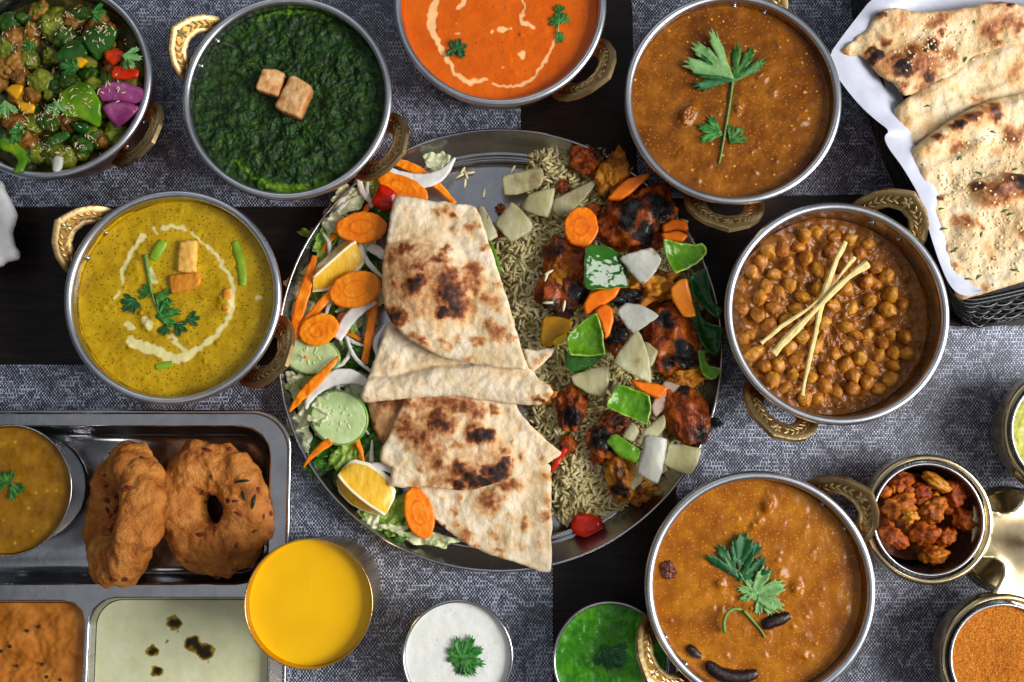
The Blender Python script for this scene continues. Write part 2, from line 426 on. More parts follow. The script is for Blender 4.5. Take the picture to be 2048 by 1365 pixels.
# ------------------------------------------------------------------ steel bowls with brass handles
RB = 7.6
def bowl_meshes():
    m = {}
    outer = smoothprof([(0.01, 0.0), (3.6, 0.0), (5.1, 0.35), (6.25, 1.5), (6.85, 3.2), (7.12, 5.55)], 6)
    V, F = lathe(outer, 120); m['outer'] = mesh('outer_shell', V, F, COPPER)
    inner = smoothprof([(7.18, 5.78), (7.02, 5.0), (6.75, 3.4), (6.1, 1.8), (4.8, 0.75), (3.2, 0.45), (0.01, 0.42)], 6)
    V, F = lathe(inner, 120); m['inner'] = mesh('inner_wall', V, F, STEEL)
    V, F = lathe(ringprof(7.32, 5.78, 0.29, 20), 160, True); m['rim'] = mesh('rim', V, F[::-1], RIMS)
    half = [(2.45, -0.45), (2.5, 0.15), (2.36, 0.8), (1.95, 1.55), (1.3, 2.15), (0.55, 2.5), (0.0, 2.72)]
    hole = [(1.0, -0.3), (1.15, 0.3), (1.05, 0.8), (0.7, 1.22), (0.0, 1.42)]
    poly = half + [(-x, y) for x, y in half[::-1][1:]]
    ins = hole + [(-x, y) for x, y in hole[::-1][1:]]
    pl = np.array(poly + ins[::-1])
    V, F, v2, d = slab(pl, 0.0, 0.42, 0.13, edge=0.12, minp=0.7)
    m['handle'] = (V, F)
    # recessed field and its raised leaves
    o2 = [(2.2, -0.2), (2.24, 0.2), (2.1, 0.75), (1.75, 1.4), (1.15, 1.93), (0.5, 2.25), (0.0, 2.42)]
    i2 = [(1.22, -0.2), (1.36, 0.3), (1.25, 0.92), (0.85, 1.42), (0.0, 1.64)]
    fp = np.array(o2 + [(-x, y) for x, y in o2[::-1][1:]] + (i2 + [(-x, y) for x, y in i2[::-1][1:]])[::-1])
    V, F, _, _ = slab(fp, 0.0, 0.448, 0.16, edge=0.05, minp=0.9); m['field'] = (V, F)
    parts = []
    def leaf(x, y, a, l, wd):
        pts = []
        for k in range(9):
            t = k / 8; pts.append((x + math.cos(a) * l * t, y + math.sin(a) * l * t, wd * math.sin(math.pi * t ** 0.8)))
        v = []; f = []
        for (px, py, ww) in pts:
            nx, ny = -math.sin(a), math.cos(a)
            v += [(px + nx * ww, py + ny * ww, 0.215), (px, py, 0.215 + 0.015 + 0.3 * ww), (px - nx * ww, py - ny * ww, 0.215)]
        for k in range(8):
            for j in range(2): f.append((k * 3 + j, k * 3 + j + 1, k * 3 + 4 + j, k * 3 + 3 + j))
        parts.append((np.array(v), [q[::-1] for q in f]))
    o2d = resample(o2, 0.02, False); i2d = resample(i2, 0.02, False)
    for s in (-1, 1):
        for k in range(7):
            t = 0.03 + k * 0.118
            a = o2d[int(t * (len(o2d) - 1))]; b = i2d[int(t * (len(i2d) - 1))]
            a2 = o2d[int((t + 0.05) * (len(o2d) - 1))]
            c = (a + b) / 2; dirc = math.atan2(a2[1] - a[1], (a2[0] - a[0]))
            for e in (-0.55, 0.55):
                an = dirc + e
                if s < 0: an = math.pi - an
                leaf(s * c[0], c[1], an, 0.46, 0.1)
    for k in range(6): leaf(0, 2.02, k * math.pi / 3 + 0.52, 0.38, 0.13)
    m['leaves'] = join(parts)
    return m
BM = bowl_meshes()
def handle_frame(a, th=math.radians(42)):
    t = np.array([-math.sin(a), math.cos(a), 0]); v = np.array([math.cos(a) * math.cos(th), math.sin(a) * math.cos(th), math.sin(th)])
    wv = np.cross(v, t); wv = -wv if wv[2] < 0 else wv
    org = np.array([7.22 * math.cos(a), 7.22 * math.sin(a), 4.55])
    def T(V): return org + 1.13 * V[:, :1] * t + 1.2 * V[:, 1:2] * v + V[:, 2:3] * wv
    return T
RZ = 6.05
def karahi(px, py, rpx, angs, label):
    x, y = P(px, py, RZ); s = rpx * PXCM(py, RZ) / RB
    e = empty('handled_bowl', (x, y, 0.16), 0, s, label=label, cat='bowl', group='steel bowls with brass handles')
    for k in ('outer', 'inner', 'rim'): link({'outer': 'outer_shell', 'inner': 'inner_wall', 'rim': 'rim'}[k], BM[k], e)
    for a in angs:
        a = math.radians(a); T = handle_frame(a)
        V, F = BM['handle']; h = link('handle', mesh('handle', T(V), F, BRASSL, True), e); h.data.set_sharp_from_angle(angle=0.6)
        V, F = BM['field']; link('engraved_field', mesh('engraved_field', T(V), F, BRASSG, False), h)
        V, F = BM['leaves']; link('leaf_pattern', mesh('leaf_pattern', T(V), F, BRASSL, False), h)
        for da in (-0.155, 0.155):
            b = a + da
            V, F = ico(2); V = V * np.array([0.13, 0.26, 0.26]); V = V @ rotm(0, 0, b).T + np.array([6.98 * math.cos(b), 6.98 * math.sin(b), 5.0])
            link('rivet', mesh('rivet', V, F, STEELP), e)
            V, F = ico(2); V = V * np.array([0.12, 0.2, 0.2]); V = V @ rotm(0, 0, b).T + np.array([7.12 * math.cos(b), 7.12 * math.sin(b), 4.3])
            link('rivet', mesh('rivet', V, F, STEELP), e)
    return (x, y, s)
B_STIR = karahi(98, 158, 206, (-32, 148), 'steel bowl of pepper stir-fry, cut off at the top left corner')
B_SPIN = karahi(575, 196, 210, (149, -27), 'steel bowl holding dark green spinach, brass handles')
B_ORNG = karahi(1000, 10, 212, (-37, 143), 'steel bowl holding bright orange curry at the top edge')
B_BRWN = karahi(1464, 199, 217, (-94, 78), 'steel bowl of brown curry with the long stemmed coriander sprig')
B_CHAN = karahi(1671, 627, 224, (57, -120), 'steel bowl holding chickpea curry with ginger strips')
B_KORM = karahi(347, 594, 217, (147, -31), 'steel bowl holding yellow green curry with cream swirl')
B_FISH = karahi(1518, 1174, 230, (41, -143), 'steel bowl of orange brown curry with black chillies, beside the caddy')

# ------------------------------------------------------------------ round thali plate
PZ = 2.25
px_, py_ = P(1000, 691, PZ); PR = 447 * PXCM(691, PZ)
plate = empty('thali_plate', (px_, py_, 0.16), label='large round steel plate of rice, chicken, salad and flatbread', cat='plate')
k = PR / 16.0
V, F = lathe(smoothprof([(0.01, 0.12), (13.2, 0.12), (13.9, 0.14)], 3) + smoothprof([(13.95, 0.17), (14.1, 0.30), (14.25, 0.27), (14.35, 0.3), (14.45, 0.45), (14.6, 0.47), (14.75, 0.62), (15.3, 1.3), (15.78, 1.98)], 4) , 200)
link('dish', mesh('dish', V * [k, k, 1], F[::1], STEELD), plate)
V, F = lathe(ringprof(15.88, 2.0, 0.12, 10), 200, True); link('rim', mesh('rim', V * [k, k, 1], F[::-1], STEELP), plate)
V, F = lathe([(0.01, 0.0), (14.0, 0.0), (14.6, 0.3), (15.4, 1.25), (15.9, 1.95)], 160); link('underside', mesh('underside', V * [k, k, 1], F[::-1], STEELP), plate)

# ------------------------------------------------------------------ compartment tray
def rrect(x0, y0, x1, y1, r, n=10):
    pts = []
    for cx, cy, a0 in ((x1 - r, y1 - r, 0), (x0 + r, y1 - r, 90), (x0 + r, y0 + r, 180), (x1 - r, y0 + r, 270)):
        for k in range(n + 1):
            a = math.radians(a0 + 90 * k / n); pts.append((cx + r * math.cos(a), cy + r * math.sin(a)))
    return np.array(pts)
def pxrect(l, t, r, b, rad, z):
    x0, y1 = P(l, t, z); x1, y0 = P(r, b, z); return rrect(x0, y0, x1, y1, rad * PXCM((t + b) / 2, z))
TZ = 2.6
TRO = pxrect(-560, 823, 562, 1700, 78, TZ)
comps = [pxrect(-520, 851, 536, 1171, 62, TZ), pxrect(-260, 1200, 153, 1660, 45, TZ), pxrect(177, 1194, 531, 1660, 55, TZ)]
tray = empty('compartment_tray', (*P(0, 1250, 0.16), 0.16), label='rectangular steel tray with pressed compartments, bottom left', cat='tray')
V2, T2, _ = slab2d(TRO, 0.9, comps)
put('tray_top', np.column_stack([V2, np.full(len(V2), TZ)]), T2, STEELP, tray, smooth=False)
def offs(poly, c, d):          # shrink a rounded rectangle by d
    lo, hi = poly.min(0), poly.max(0); m = (lo + hi) / 2; h = (hi - lo) / 2
    return m + (poly - m) * ((h - d) / h)
for q in comps:
    V = []; F = []; n = len(q); prof = [(0, TZ), (0.05, TZ - 0.02), (0.13, TZ - 0.1), (0.2, TZ - 0.3), (0.42, TZ - 1.3), (0.6, 0.75), (0.85, 0.5), (1.2, 0.42)]
    for d, z in prof: V += [(x, y, z) for x, y in offs(q, None, d)]
    for i in range(len(prof) - 1): F += [(i * n + j, (i + 1) * n + j, (i + 1) * n + (j + 1) % n, i * n + (j + 1) % n) for j in range(n)]
    F.append(tuple((len(prof) - 1) * n + j for j in range(n)))
    put('compartment', V, [f[::-1] if len(f) == 4 else f for f in F], STEELP, tray)
V = []; F = []; n = len(TRO)
rp = [(0.22, TZ), (0.17, TZ + 0.1), (0.08, TZ + 0.16), (-0.02, TZ + 0.16), (-0.1, TZ + 0.08), (-0.11, TZ - 0.06), (0.0, TZ - 0.14), (0.5, 0.6), (0.9, 0.18)]
for d, z in rp: V += [(x, y, z) for x, y in offs(TRO, None, d)]
for i in range(len(rp) - 1): F += [(i * n + j, i * n + (j + 1) % n, (i + 1) * n + (j + 1) % n, (i + 1) * n + j)[::-1] for j in range(n)]
put('rolled_edge', V, F, STEELP, tray)

# ------------------------------------------------------------------ small cups, tumbler, caddy
def cup(px, py, rpx, z0, h, label, name='steel_cup', taper=0.82, mat=None, cat='cup', rimw=0.1, lip=0.07, depth=None, inner=None):
    mat = mat or STEELP
    z = z0 + h; x, y = P(px, py, z); r = rpx * PXCM(py, z)
    e = empty(name, (x, y, z0), label=label, cat=cat)
    o = smoothprof([(0.01, 0), (r * taper * 0.86, 0), (r * taper, 0.25), (r * (taper + 0.45 * (1 - taper)), h * 0.5), (r - lip, h - lip)], 5)
    V, F = lathe(o, 96); link('outer_wall', mesh('outer_wall', V, F, mat), e)
    i = smoothprof([(r - lip - rimw * 0.4, h - lip), (r * (taper + 0.45 * (1 - taper)) - rimw, h * 0.5), (r * taper - rimw, 0.5), (r * taper * 0.8, 0.22), (0.01, 0.2)], 5)
    V, F = lathe(i, 96); link('inner_wall', mesh('inner_wall', V, F, inner or mat), e)
    V, F = lathe(ringprof(r - lip, h - lip * 0.5, lip, 10), 110, True); link('rim', mesh('rim', V, F[::-1], mat), e)
    return x, y, r, z
C_SAMB = cup(12, 981, 132, 0.6, 4.6, 'steel cup of lentil soup in the tray, at the left edge', lip=0.06)
C_RAIT = cup(915, 1314, 112, 0.16, 4.2, 'small steel bowl holding white yoghurt sauce', lip=0.12, taper=0.72)
C_CHUT = cup(1222, 1322, 117, 0.16, 4.0, 'small steel bowl holding bright green chutney', lip=0.12, taper=0.72)
BRASST = metal('tumbler_brass', (212, 178, 118), 0.24, 0.06, (3.0, 0.02, 'v'))
C_LASS = cup(617, 1208, 129, 0.16, 9.6, 'brass tumbler of yellow drink beside the tray', 'tumbler', 0.84, BRASST, 'tumbler', lip=0.05)

HUB = (2074, 1092); CZ = 4.4
hx, hy = P(*HUB, CZ)
cups = [((1857, 1039), 'steel cup of chunky red pickle in the brass caddy'), ((2134, 866), 'steel cup of pale green relish in the caddy, at the right edge'),
        ((2012, 1322), 'steel cup of orange brown spice powder in the caddy'), ]
caddy = empty('condiment_caddy', (hx, hy, 0.16), label='polished brass four-ring caddy holding condiment cups', cat='caddy')
ring_c = [P(*c, CZ) for c, _ in cups]; ring_c.append((2 * hx - ring_c[0][0], 2 * hy - ring_c[0][1]))
rr = 116 * PXCM(1040, CZ)
for (cx, cy) in ring_c:
    V, F = lathe(smoothprof([(rr, 4.1), (rr + 0.02, 4.45), (rr + 0.2, 4.55), (rr + 0.42, 4.48), (rr + 0.5, 4.2), (rr + 0.46, 3.2), (rr + 0.35, 2.6)], 4), 110)
    put('ring', V + np.array([cx, cy, 0]), [f[::-1] for f in F], BRASSS, caddy)
    V, F = lathe([(rr, 4.1), (rr, 2.6), (rr + 0.35, 2.6)], 110); put('ring_lining', V + np.array([cx, cy, 0]), F, BRASSS, caddy)
star = []
for i in range(4):
    order = [0, 2, 3, 1]; a = np.array(ring_c[order[i]]) - (hx, hy); b = np.array(ring_c[order[(i + 1) % 4]]) - (hx, hy)
    an, bn = a / np.linalg.norm(a), b / np.linalg.norm(b); pa = np.array([-an[1], an[0]]) ; pa = pa if pa @ bn > 0 else -pa
    pb = np.array([-bn[1], bn[0]]); pb = pb if pb @ an > 0 else -pb
    la = np.linalg.norm(a) - rr * 0.86
    p0 = an * la + pa * 2.1; p2 = bn * la + pb * 2.1; p1 = (an + bn) * .75
    for t in np.linspace(0, 1, 14): star.append((1 - t) ** 2 * p0 + 2 * t * (1 - t) * p1 + t * t * p2)
star = np.array(star) + (hx, hy)
V, F, _, _ = slab(star, lambda x, y, d: 4.0 + 0.25 * np.exp(-((x - hx) ** 2 + (y - hy) ** 2) / 3.0)+ 0.12 * np.exp(-d / .3), 0.25, 0.16, edge=0.2)
put('cross_plate', V, F, BRASSS, caddy)
V, F = lathe(smoothprof([(0.75, 4.1), (0.5, 4.4), (0.32, 5.0), (0.3, 9.0), (0.36, 9.2), (0.8, 9.6), (0.85, 10.2), (0.01, 10.8)], 5), 32)
put('post', V + np.array([hx, hy, 0]), F, BRASSS, caddy)
V, F = lathe([(4.0, 0.16), (4.1, 0.4), (3.6, 0.6), (1.0, 1.0), (0.6, 2.0), (0.6, 4.0)], 48); put('foot', V + np.array([hx, hy, 0]), F, BRASSS, caddy)
CC = []
for (c, lb) in cups:
    CC.append(cup(c[0], c[1], 113, 0.5, 4.5, lb, lip=0.11, taper=0.86, mat=STEEL))

# ------------------------------------------------------------------ coriander, cubes, small helpers for food
VEIN = ('vein', [(0.45, (150, 190, 110), 0.0), (0.8, (150, 190, 110), .45), (1.0, (170, 205, 130), .6)], (4.0, .2))
LEAF = food('coriander_leaf', [(0.3, (22, 76, 24)), (0.5, (46, 108, 40)), (0.7, (88, 146, 66))], 2.2, rough=0.42, bmp=(9.0, 0.03), sss=0.0, attr=VEIN, vari=0.35)
LEAFP = food('coriander_leaf_pale', [(0.3, (96, 146, 84)), (0.7, (132, 176, 108))], 4.0, rough=0.5, bmp=(9.0, 0.04), attr=VEIN, vari=0.2)
LEAFD = food('coriander_leaf_dark', [(0.3, (16, 64, 34)), (0.7, (40, 102, 52))], 3.0, rough=0.4, bmp=(9.0, 0.03), attr=VEIN, vari=0.2)
STEM = food('green_stem', [(0.3, (78, 128, 56)), (0.7, (120, 158, 84))], 4.0, rough=0.4, bmp=None)
def leaf_outline(rpx_cm, ang, lobes=3, seed=0):
    r = random.Random(seed); pts = []
    narrow = lobes == 2; lobes = 3 if narrow else lobes; n = 15 * lobes; spread = math.radians(82 if narrow else {1: 70, 3: 125}.get(lobes, 205))
    for i in range(n + 1):
        t = i / n; a = -spread / 2 + spread * t
        lob = abs(math.sin(math.pi * lobes * t)) ** 0.55
        ser = (0.13 if i % 3 == 1 else (-0.05 if i % 3 == 2 else 0.0))
        R = rpx_cm * (0.40 + 0.60 * lob) * (1 + 1.3 * ser + r.uniform(-.05, .05)) * (0.72 + 0.28 * math.cos(a * 1.1))
        pts.append((R * math.cos(a + ang), R * math.sin(a + ang)))
    pts.append((-0.16 * rpx_cm * math.cos(ang), -0.16 * rpx_cm * math.sin(ang)))
    return np.array(pts)
def leaflet(parent, px, py, z, rpx, deg, lobes=3, mat=None, seed=0, curl=0.12, name='leaf'):
    """px,py is where the blade starts; deg the way it points in the picture"""
    cx, cy = P(px, py, z); r = rpx * PXCM(py, z); a = math.radians(deg)
    o = leaf_outline(r, a, lobes, seed) + (cx, cy)
    def mid(x, y, d):
        u = ((x - cx) * math.cos(a) + (y - cy) * math.sin(a)) / r; v = (-(x - cx) * math.sin(a) + (y - cy) * math.cos(a)) / r
        th = np.arctan2(v, u); pleat = 0.07 * np.cos(th * 9) * np.clip(np.hypot(u, v), 0, 1)
        return z + r * (curl * (u ** 2 * 0.6 + 0.9 * v ** 2 * math.sin(seed * 1.7 + 1) + 0.35 * perlin(u * 2 + seed, v * 2, 1.5)) - pleat)
    V, F, v2, dd = slab(o, mid, 0.035, max(r / 13, 0.04), edge=0.06, minp=0.6)
    u = ((v2[:, 0] - cx) * math.cos(a) + (v2[:, 1] - cy) * math.sin(a)) / r; v = (-(v2[:, 0] - cx) * math.sin(a) + (v2[:, 1] - cy) * math.cos(a)) / r
    ve = np.clip(np.cos(np.arctan2(v, u) * 7) * 1.6 - .6, 0, 1) * np.clip(1.15 - np.hypot(u, v), 0, 1)
    return put(name, V, F, mat or LEAF, parent, attrs={'vein': np.concatenate([ve, ve])})
def stem(parent, pts, z, wpx=3.0, mat=None, name='stem', arch=0.0):
    q = chaikin(np.array([(*P(x, y, z), z + (zz[0] if zz else 0)) for x, y, *zz in pts]), 2, False)
    if arch: q[:, 2] += arch * np.sin(np.linspace(0, math.pi, len(q)))
    wd = wpx * PXCM(pts[0][1], z) / 2
    V, F = tube(q, np.linspace(wd * 1.2, wd * 0.7, len(q)), 6); return put(name, V, F, mat or STEM, parent)
def sprig(px, py, z, label, leaves, stems=(), group='coriander garnishes'):
    e = empty('coriander_sprig', (*P(px, py, z), z), label=label, cat='garnish', group=group)
    for i, (x, y, r, d, lb, *m) in enumerate(leaves): leaflet(e, x, y, z + (m[1] if len(m) > 1 else 0.12), r, d, lb, m[0] if m else None, i + int(px) % 17)
    for s in stems: stem(e, s[0], z + 0.12, s[1], s[2] if len(s) > 2 else None)
    return e
def prism(name, poly_px, z0, h, mat, rag=0.04, res=0.11, dome=0.08, edge=0.16, parent=None, tilt=(0, 0), amp=0.05, **kw):
    """a cut piece (cube, chunk) standing on z0, h tall, outlined as seen at its top"""
    zt = z0 + h; poly = nick(PL(poly_px, zt), .1, 1); c = poly.mean(0)
    V, F, v2, d = slab(poly, z0 + h / 2, h, res, edge=edge, rag=rag, minp=0.86)
    n = len(V) // 2
    nz = fbm(V[:, 0] * 2.1, V[:, 1] * 2.1, V[:, 2] * 2.1 + z0, 4)
    V[:n, 2] += amp * nz[:n] + dome * (1 - np.exp(-d * 3)) + tilt[0] * (V[:n, 0] - c[0]) + tilt[1] * (V[:n, 1] - c[1])
    ch = np.concatenate([.5 * np.exp(-d / .14), np.full(n, .5)])
    return put(name, V, F, mat, parent, attrs={'char': ch}, **kw)
def bowl_in(B, z):                                  # inside radius of a handled bowl at local height z
    return float(np.interp(z, [0.42, 0.75, 1.8, 3.4, 5.0, 5.78], [3.2, 4.8, 6.1, 6.75, 7.02, 7.18]))
def strokes(V2, z, lines, soft=0.05, warp=0.05):
    """0..1 field of poured strokes: lines of (x,y,width px) seen at height z"""
    out = np.full(len(V2), -1.0)
    W = V2 + warp * np.stack([perlin(V2[:, 0] * 2.2, V2[:, 1] * 2.2, 4.4), perlin(V2[:, 0] * 2.2, V2[:, 1] * 2.2, 14.4)], 1) * 2
    for ln in lines:
        p = np.array([(*P(x, y, z), wd * PXCM(y, z)) for x, y, wd in ln])
        if len(p) == 1: p = np.vstack([p, p + [0.01, 0, 0]])
        p = chaikin(p, 2, False) if len(p) > 2 else p
        for a, b in zip(p[:-1], p[1:]):
            d = b[:2] - a[:2]; t = np.clip(((W - a[:2]) @ d) / (d @ d + 1e-9), 0, 1)
            dist = np.linalg.norm(W - (a[:2] + t[:, None] * d), axis=1); wd = a[2] + (b[2] - a[2]) * t
            out = np.maximum(out, (wd * 0.5 - dist) / soft)
    return np.clip(0.5 + 0.5 * out, 0, 1)
def surface(name, c, r, z, mat, label, cat, nr=66, ns=340, amp=0.06, freq=0.8, octs=5, bumps=(), cream=(), soft=0.05, tilt=(0, 0), menis=0.06, warp=0.05, hfun=None, rfun=None, bub=0, **kw):
    rad = np.linspace(0, 1, nr + 1)[1:] * r; an = np.linspace(0, 2 * math.pi, ns, endpoint=False)
    X = np.concatenate([[0], (rad[:, None] * np.cos(an)).ravel()]) + c[0]; Y = np.concatenate([[0], (rad[:, None] * np.sin(an)).ravel()]) + c[1]
    V2 = np.stack([X, Y], 1); rr = np.hypot(X - c[0], Y - c[1]) / r
    fall = np.clip((1 - rr) * 16, 0, 1)
    Z = z + amp * fbm(X * freq, Y * freq, z + 3.0, octs) * fall + menis * np.exp(-(1 - rr) * r / 0.18) + tilt[0] * (X - c[0]) + tilt[1] * (Y - c[1])
    rb_ = random.Random(int(abs(c[0] * 100)))
    for _ in range(bub):
        t_, q_ = rb_.uniform(0, 6.28), r * math.sqrt(rb_.uniform(0, .85)); wx, wy, br = c[0] + q_ * math.cos(t_), c[1] + q_ * math.sin(t_), rb_.uniform(.07, .2)
        Z = Z + rb_.uniform(.03, .12) * np.exp(-(((X - wx) ** 2 + (Y - wy) ** 2) / br ** 2) ** 1.5)
    for (bx, by, br, bh, *ax) in bumps:
        wx, wy = P(bx, by, z); br *= PXCM(by, z); dx, dy = X - wx, Y - wy
        if ax: a = math.radians(ax[0]); dx, dy = dx * math.cos(a) + dy * math.sin(a), (-dx * math.sin(a) + dy * math.cos(a)) * ax[1]
        q = np.exp(-((dx ** 2 + dy ** 2) / br ** 2) ** 1.6)
        Z = Z + bh * q * (1 + 0.5 * fbm(X * 2.5, Y * 2.5, 1.1, 3))
    if hfun: Z = Z + hfun(X, Y, rr)
    V = np.stack([X, Y, Z], 1); F = [(0, 1 + j, 1 + (j + 1) % ns) for j in range(ns)]
    i = np.arange(nr - 1)[:, None]; j = np.arange(ns)[None, :]; j2 = (j + 1) % ns
    Q = np.stack([1 + i * ns + j + 0 * j2, 1 + (i + 1) * ns + j, 1 + (i + 1) * ns + j2, 1 + i * ns + j2], -1).reshape(-1, 4)
    F = F + [tuple(q) for q in Q.tolist()]
    # closed underneath, so that the food has a body
    V = np.vstack([V, V[1 + (nr - 1) * ns:] * [1, 1, 0] + [0, 0, z - 0.35]]); b = 1 + nr * ns; a0 = 1 + (nr - 1) * ns
    F += [(a0 + q, b + q, b + (q + 1) % ns, a0 + (q + 1) % ns) for q in range(ns)] + [tuple(range(b, b + ns))[::-1]]
    at = {}
    if cream is not None and len(cream): at['cream'] = np.concatenate([strokes(V2, z, cream, soft, warp), np.zeros(ns)])
    return put(name, V, F, mat, attrs=at or None, label=label, cat=cat, **kw)
def in_bowl(B, lvl):
    x, y, s = B; return (x, y), bowl_in(B, lvl) * s - 0.01, 0.16 + lvl * s

def smear(o, B, lvl, mat, seed, hi=.38):
    x, y, s = B; n = 240; a = np.linspace(0, 2 * math.pi, n, endpoint=False); V = []; F = []
    h = np.clip(.12 + hi * fbm(np.cos(a) * 2.2 + seed, np.sin(a) * 2.2, seed * 1.3, 5), .02, .62)
    for t in (-.15, .35, .7, 1.0):
        z_ = lvl + np.maximum(h * t, -.05); r_ = np.array([bowl_in(B, q) for q in z_]) * s - (.022 if t < 1 else .004)
        V += list(np.stack([x + r_ * np.cos(a), y + r_ * np.sin(a), .16 + z_ * s], 1))
    for i in range(3): F += [(i * n + j, (i + 1) * n + j, (i + 1) * n + (j + 1) % n, i * n + (j + 1) % n) for j in range(n)]
    put('wall_smear', V, F, mat, o)
# ------------------------------------------------------------------ the curries
CREAMY = lambda c: ('cream', [(0.22, c, 0.0), (0.45, c, 0.55), (0.8, c, 1.0)], (2.2, 0.5))
# spinach
SPIN = food('cooked_spinach', [(0.25, (8, 24, 3)), (0.47, (20, 50, 8)), (0.66, (46, 84, 16)), (0.84, (88, 124, 30))], 1.6, 8.0, 0.32, (3.2, 0.16), coat=0.25, fine=(14.0, 0.03), rvar=0.14, attr=('cream', [(0.3, (84, 124, 6), 0.0), (0.6, (88, 130, 6), .8), (1.0, (110, 150, 10), .9)], (2.5, .6)))
c, r, z = in_bowl(B_SPIN, 4.95)
_o = surface('spinach_puree', c, r, z, SPIN, 'dark green chopped spinach filling a steel bowl', 'spinach', 100, 520, 0.3, 0.8, 4, hfun=lambda X, Y, q: .2 * (.45 - np.abs(fbm(X * 1.5 + .6 * perlin(X, Y, 3), Y * 1.5, 2.2, 5))) + .1 * (.4 - np.abs(fbm(X * 4.2, Y * 4.2, 6.2, 3))),
        soft=.25, warp=.2, cream=[[(470, 320, 6), (510, 358, 10), (560, 380, 18), (620, 380, 16), (655, 366, 8)], [(510, 40, 5), (560, 24, 8), (620, 22, 8), (660, 36, 4)]], bumps=[(700, 160, 60, .25), (480, 120, 50, .2), (590, 320, 70, .2), (660, 300, 40, .2), (470, 250, 40, .2)])
smear(_o, B_SPIN, 4.95, SPIN, 1)
PANB = food('browned_paneer', [(0.3, (196, 132, 74)), (0.5, (222, 170, 112)), (0.7, (236, 198, 146))], 1.3, 6, 0.5, (2.4, 0.12), sss=0.1, attr=('char', [(0.2, (176, 104, 44), 0.0), (0.6, (160, 88, 34), .8), (1.0, (120, 60, 20), .9)], (1.6, .7)))
prism('paneer_cube', [(525, 136), (548, 137), (569, 144), (563, 170), (556, 193), (534, 187), (511, 179), (518, 158)], z + 0.15, 0.75, PANB, tilt=(-0.1, -.1), label='smaller browned paneer cube on the spinach, upper left of the pair', cat='paneer')
prism('paneer_cube', [(581, 148), (602, 158), (624, 174), (612, 205), (598, 235), (570, 226), (547, 212), (562, 182)], z + 0.1, 0.95, PANB, tilt=(0.1, -.05), label='larger browned paneer cube on the spinach, lower right of the pair', cat='paneer')
# orange curry
ORNG = food('orange_curry', [(0.3, (204, 84, 2)), (0.7, (222, 102, 6))], 0.5, 4, 0.22, (1.2, 0.02), coat=0.2, specks=((4.0, 0.16, (176, 66, 2), 0.08), (1.0, 0.05, (92, 34, 4), 0.015)),
            attr=CREAMY((250, 196, 132)), fine=(12, 0.002))
c, r, z = in_bowl(B_ORNG, 5.15)
_o = surface('orange_curry', c, r, z, ORNG, 'smooth bright orange curry with a thin ring of cream', 'curry', bub=14, amp=0.05, cream=[
    [(880, -30, 9), (874, 0, 11), (864, 25, 16), (862, 51, 15), (869, 74, 11), (887, 102, 9), (898, 127, 10), (912, 150, 5), (933, 165, 9), (948, 165, 9), (976, 160, 5)],
    [(986, 168, 4), (1022, 175, 5), (1052, 168, 5), (1077, 145, 6), (1095, 114, 6), (1110, 81, 6), (1114, 61, 7)],
    [(1046, 106, 12), (1045, 112, 12)], [(998, 58, 12), (1012, 58, 8)], [(983, 61, 5)], [(1020, 59, 6)], [(918, 15, 9), (928, 5, 8), (935, -5, 10)], [(1042, 30, 8), (1042, 46, 10), (1056, 50, 7), (1064, 55, 9)], [(1044, 0, 4), (1050, 20, 4), (1043, 40, 6)],
    [(910, 67, 4), (918, 68, 4)], [(911, 49, 3)], [(1005, 133, 3)]], soft=0.1, warp=0.1)
smear(_o, B_ORNG, 5.15, ORNG, 2)
sprig(1122, 40, z, 'coriander leaf trio near the right side of the orange curry', [(1121, 44, 20, 115, 3), (1122, 46, 22, 60, 3), (1118, 46, 21, 150, 3), (1120, 26, 18, 95, 3), (1115, 75, 16, 0, 5)], [([(1118, 45), (1115, 62), (1113, 78)], 3)])
sprig(915, 95, z, 'dark coriander leaf cluster near the left side of the orange curry', [(912, 104, 28, 75, 3, LEAFD), (915, 92, 26, -65, 1, LEAFD), (910, 96, 22, -130, 1, LEAFD)])
# brown curry, top right
BRWN = food('brown_curry', [(0.3, (92, 46, 2)), (0.48, (120, 66, 5)), (0.68, (150, 90, 16))], 0.55, 8, 0.26, (2.0, 0.025), coat=0.1, specks=((3.6, 0.16, (190, 120, 30), 0.1), (1.3, 0.1, (232, 164, 56), 0.03), (4.3, 0.14, (92, 44, 2), 0.08), (1.9, 0.07, (70, 26, 4), 0.02)), fine=(9, 0.004))
c, r, z = in_bowl(B_BRWN, 5.1)
_o = surface('brown_curry', c, r, z, BRWN, 'grainy brown curry under a long stemmed coriander sprig', 'curry', bub=60, amp=0.065, freq=1.2, octs=6,
        bumps=[(1375, 228, 24, .4, 60, 1.6), (1475, 215, 18, .22, 80, 2), (1525, 155, 12, .15), (1545, 185, 10, .15), (1600, 240, 14, .15), (1395, 360, 7, .12)])
smear(_o, B_BRWN, 5.1, BRWN, 3)
MEAT = food('stewed_meat', [(0.3, (150, 84, 36)), (0.7, (196, 128, 70))], 1.6, 6, 0.3, (4, 0.08), coat=0.3)
V, F = blob((*P(1374, 232, z), z - 0.05), (0.42, 0.75, 0.42), 4, 0.35, 1.4, (0, 0.2, -0.35), 3); put('meat_chunk', V, F, MEAT, label='meat chunk breaking the surface of the brown curry', cat='meat')
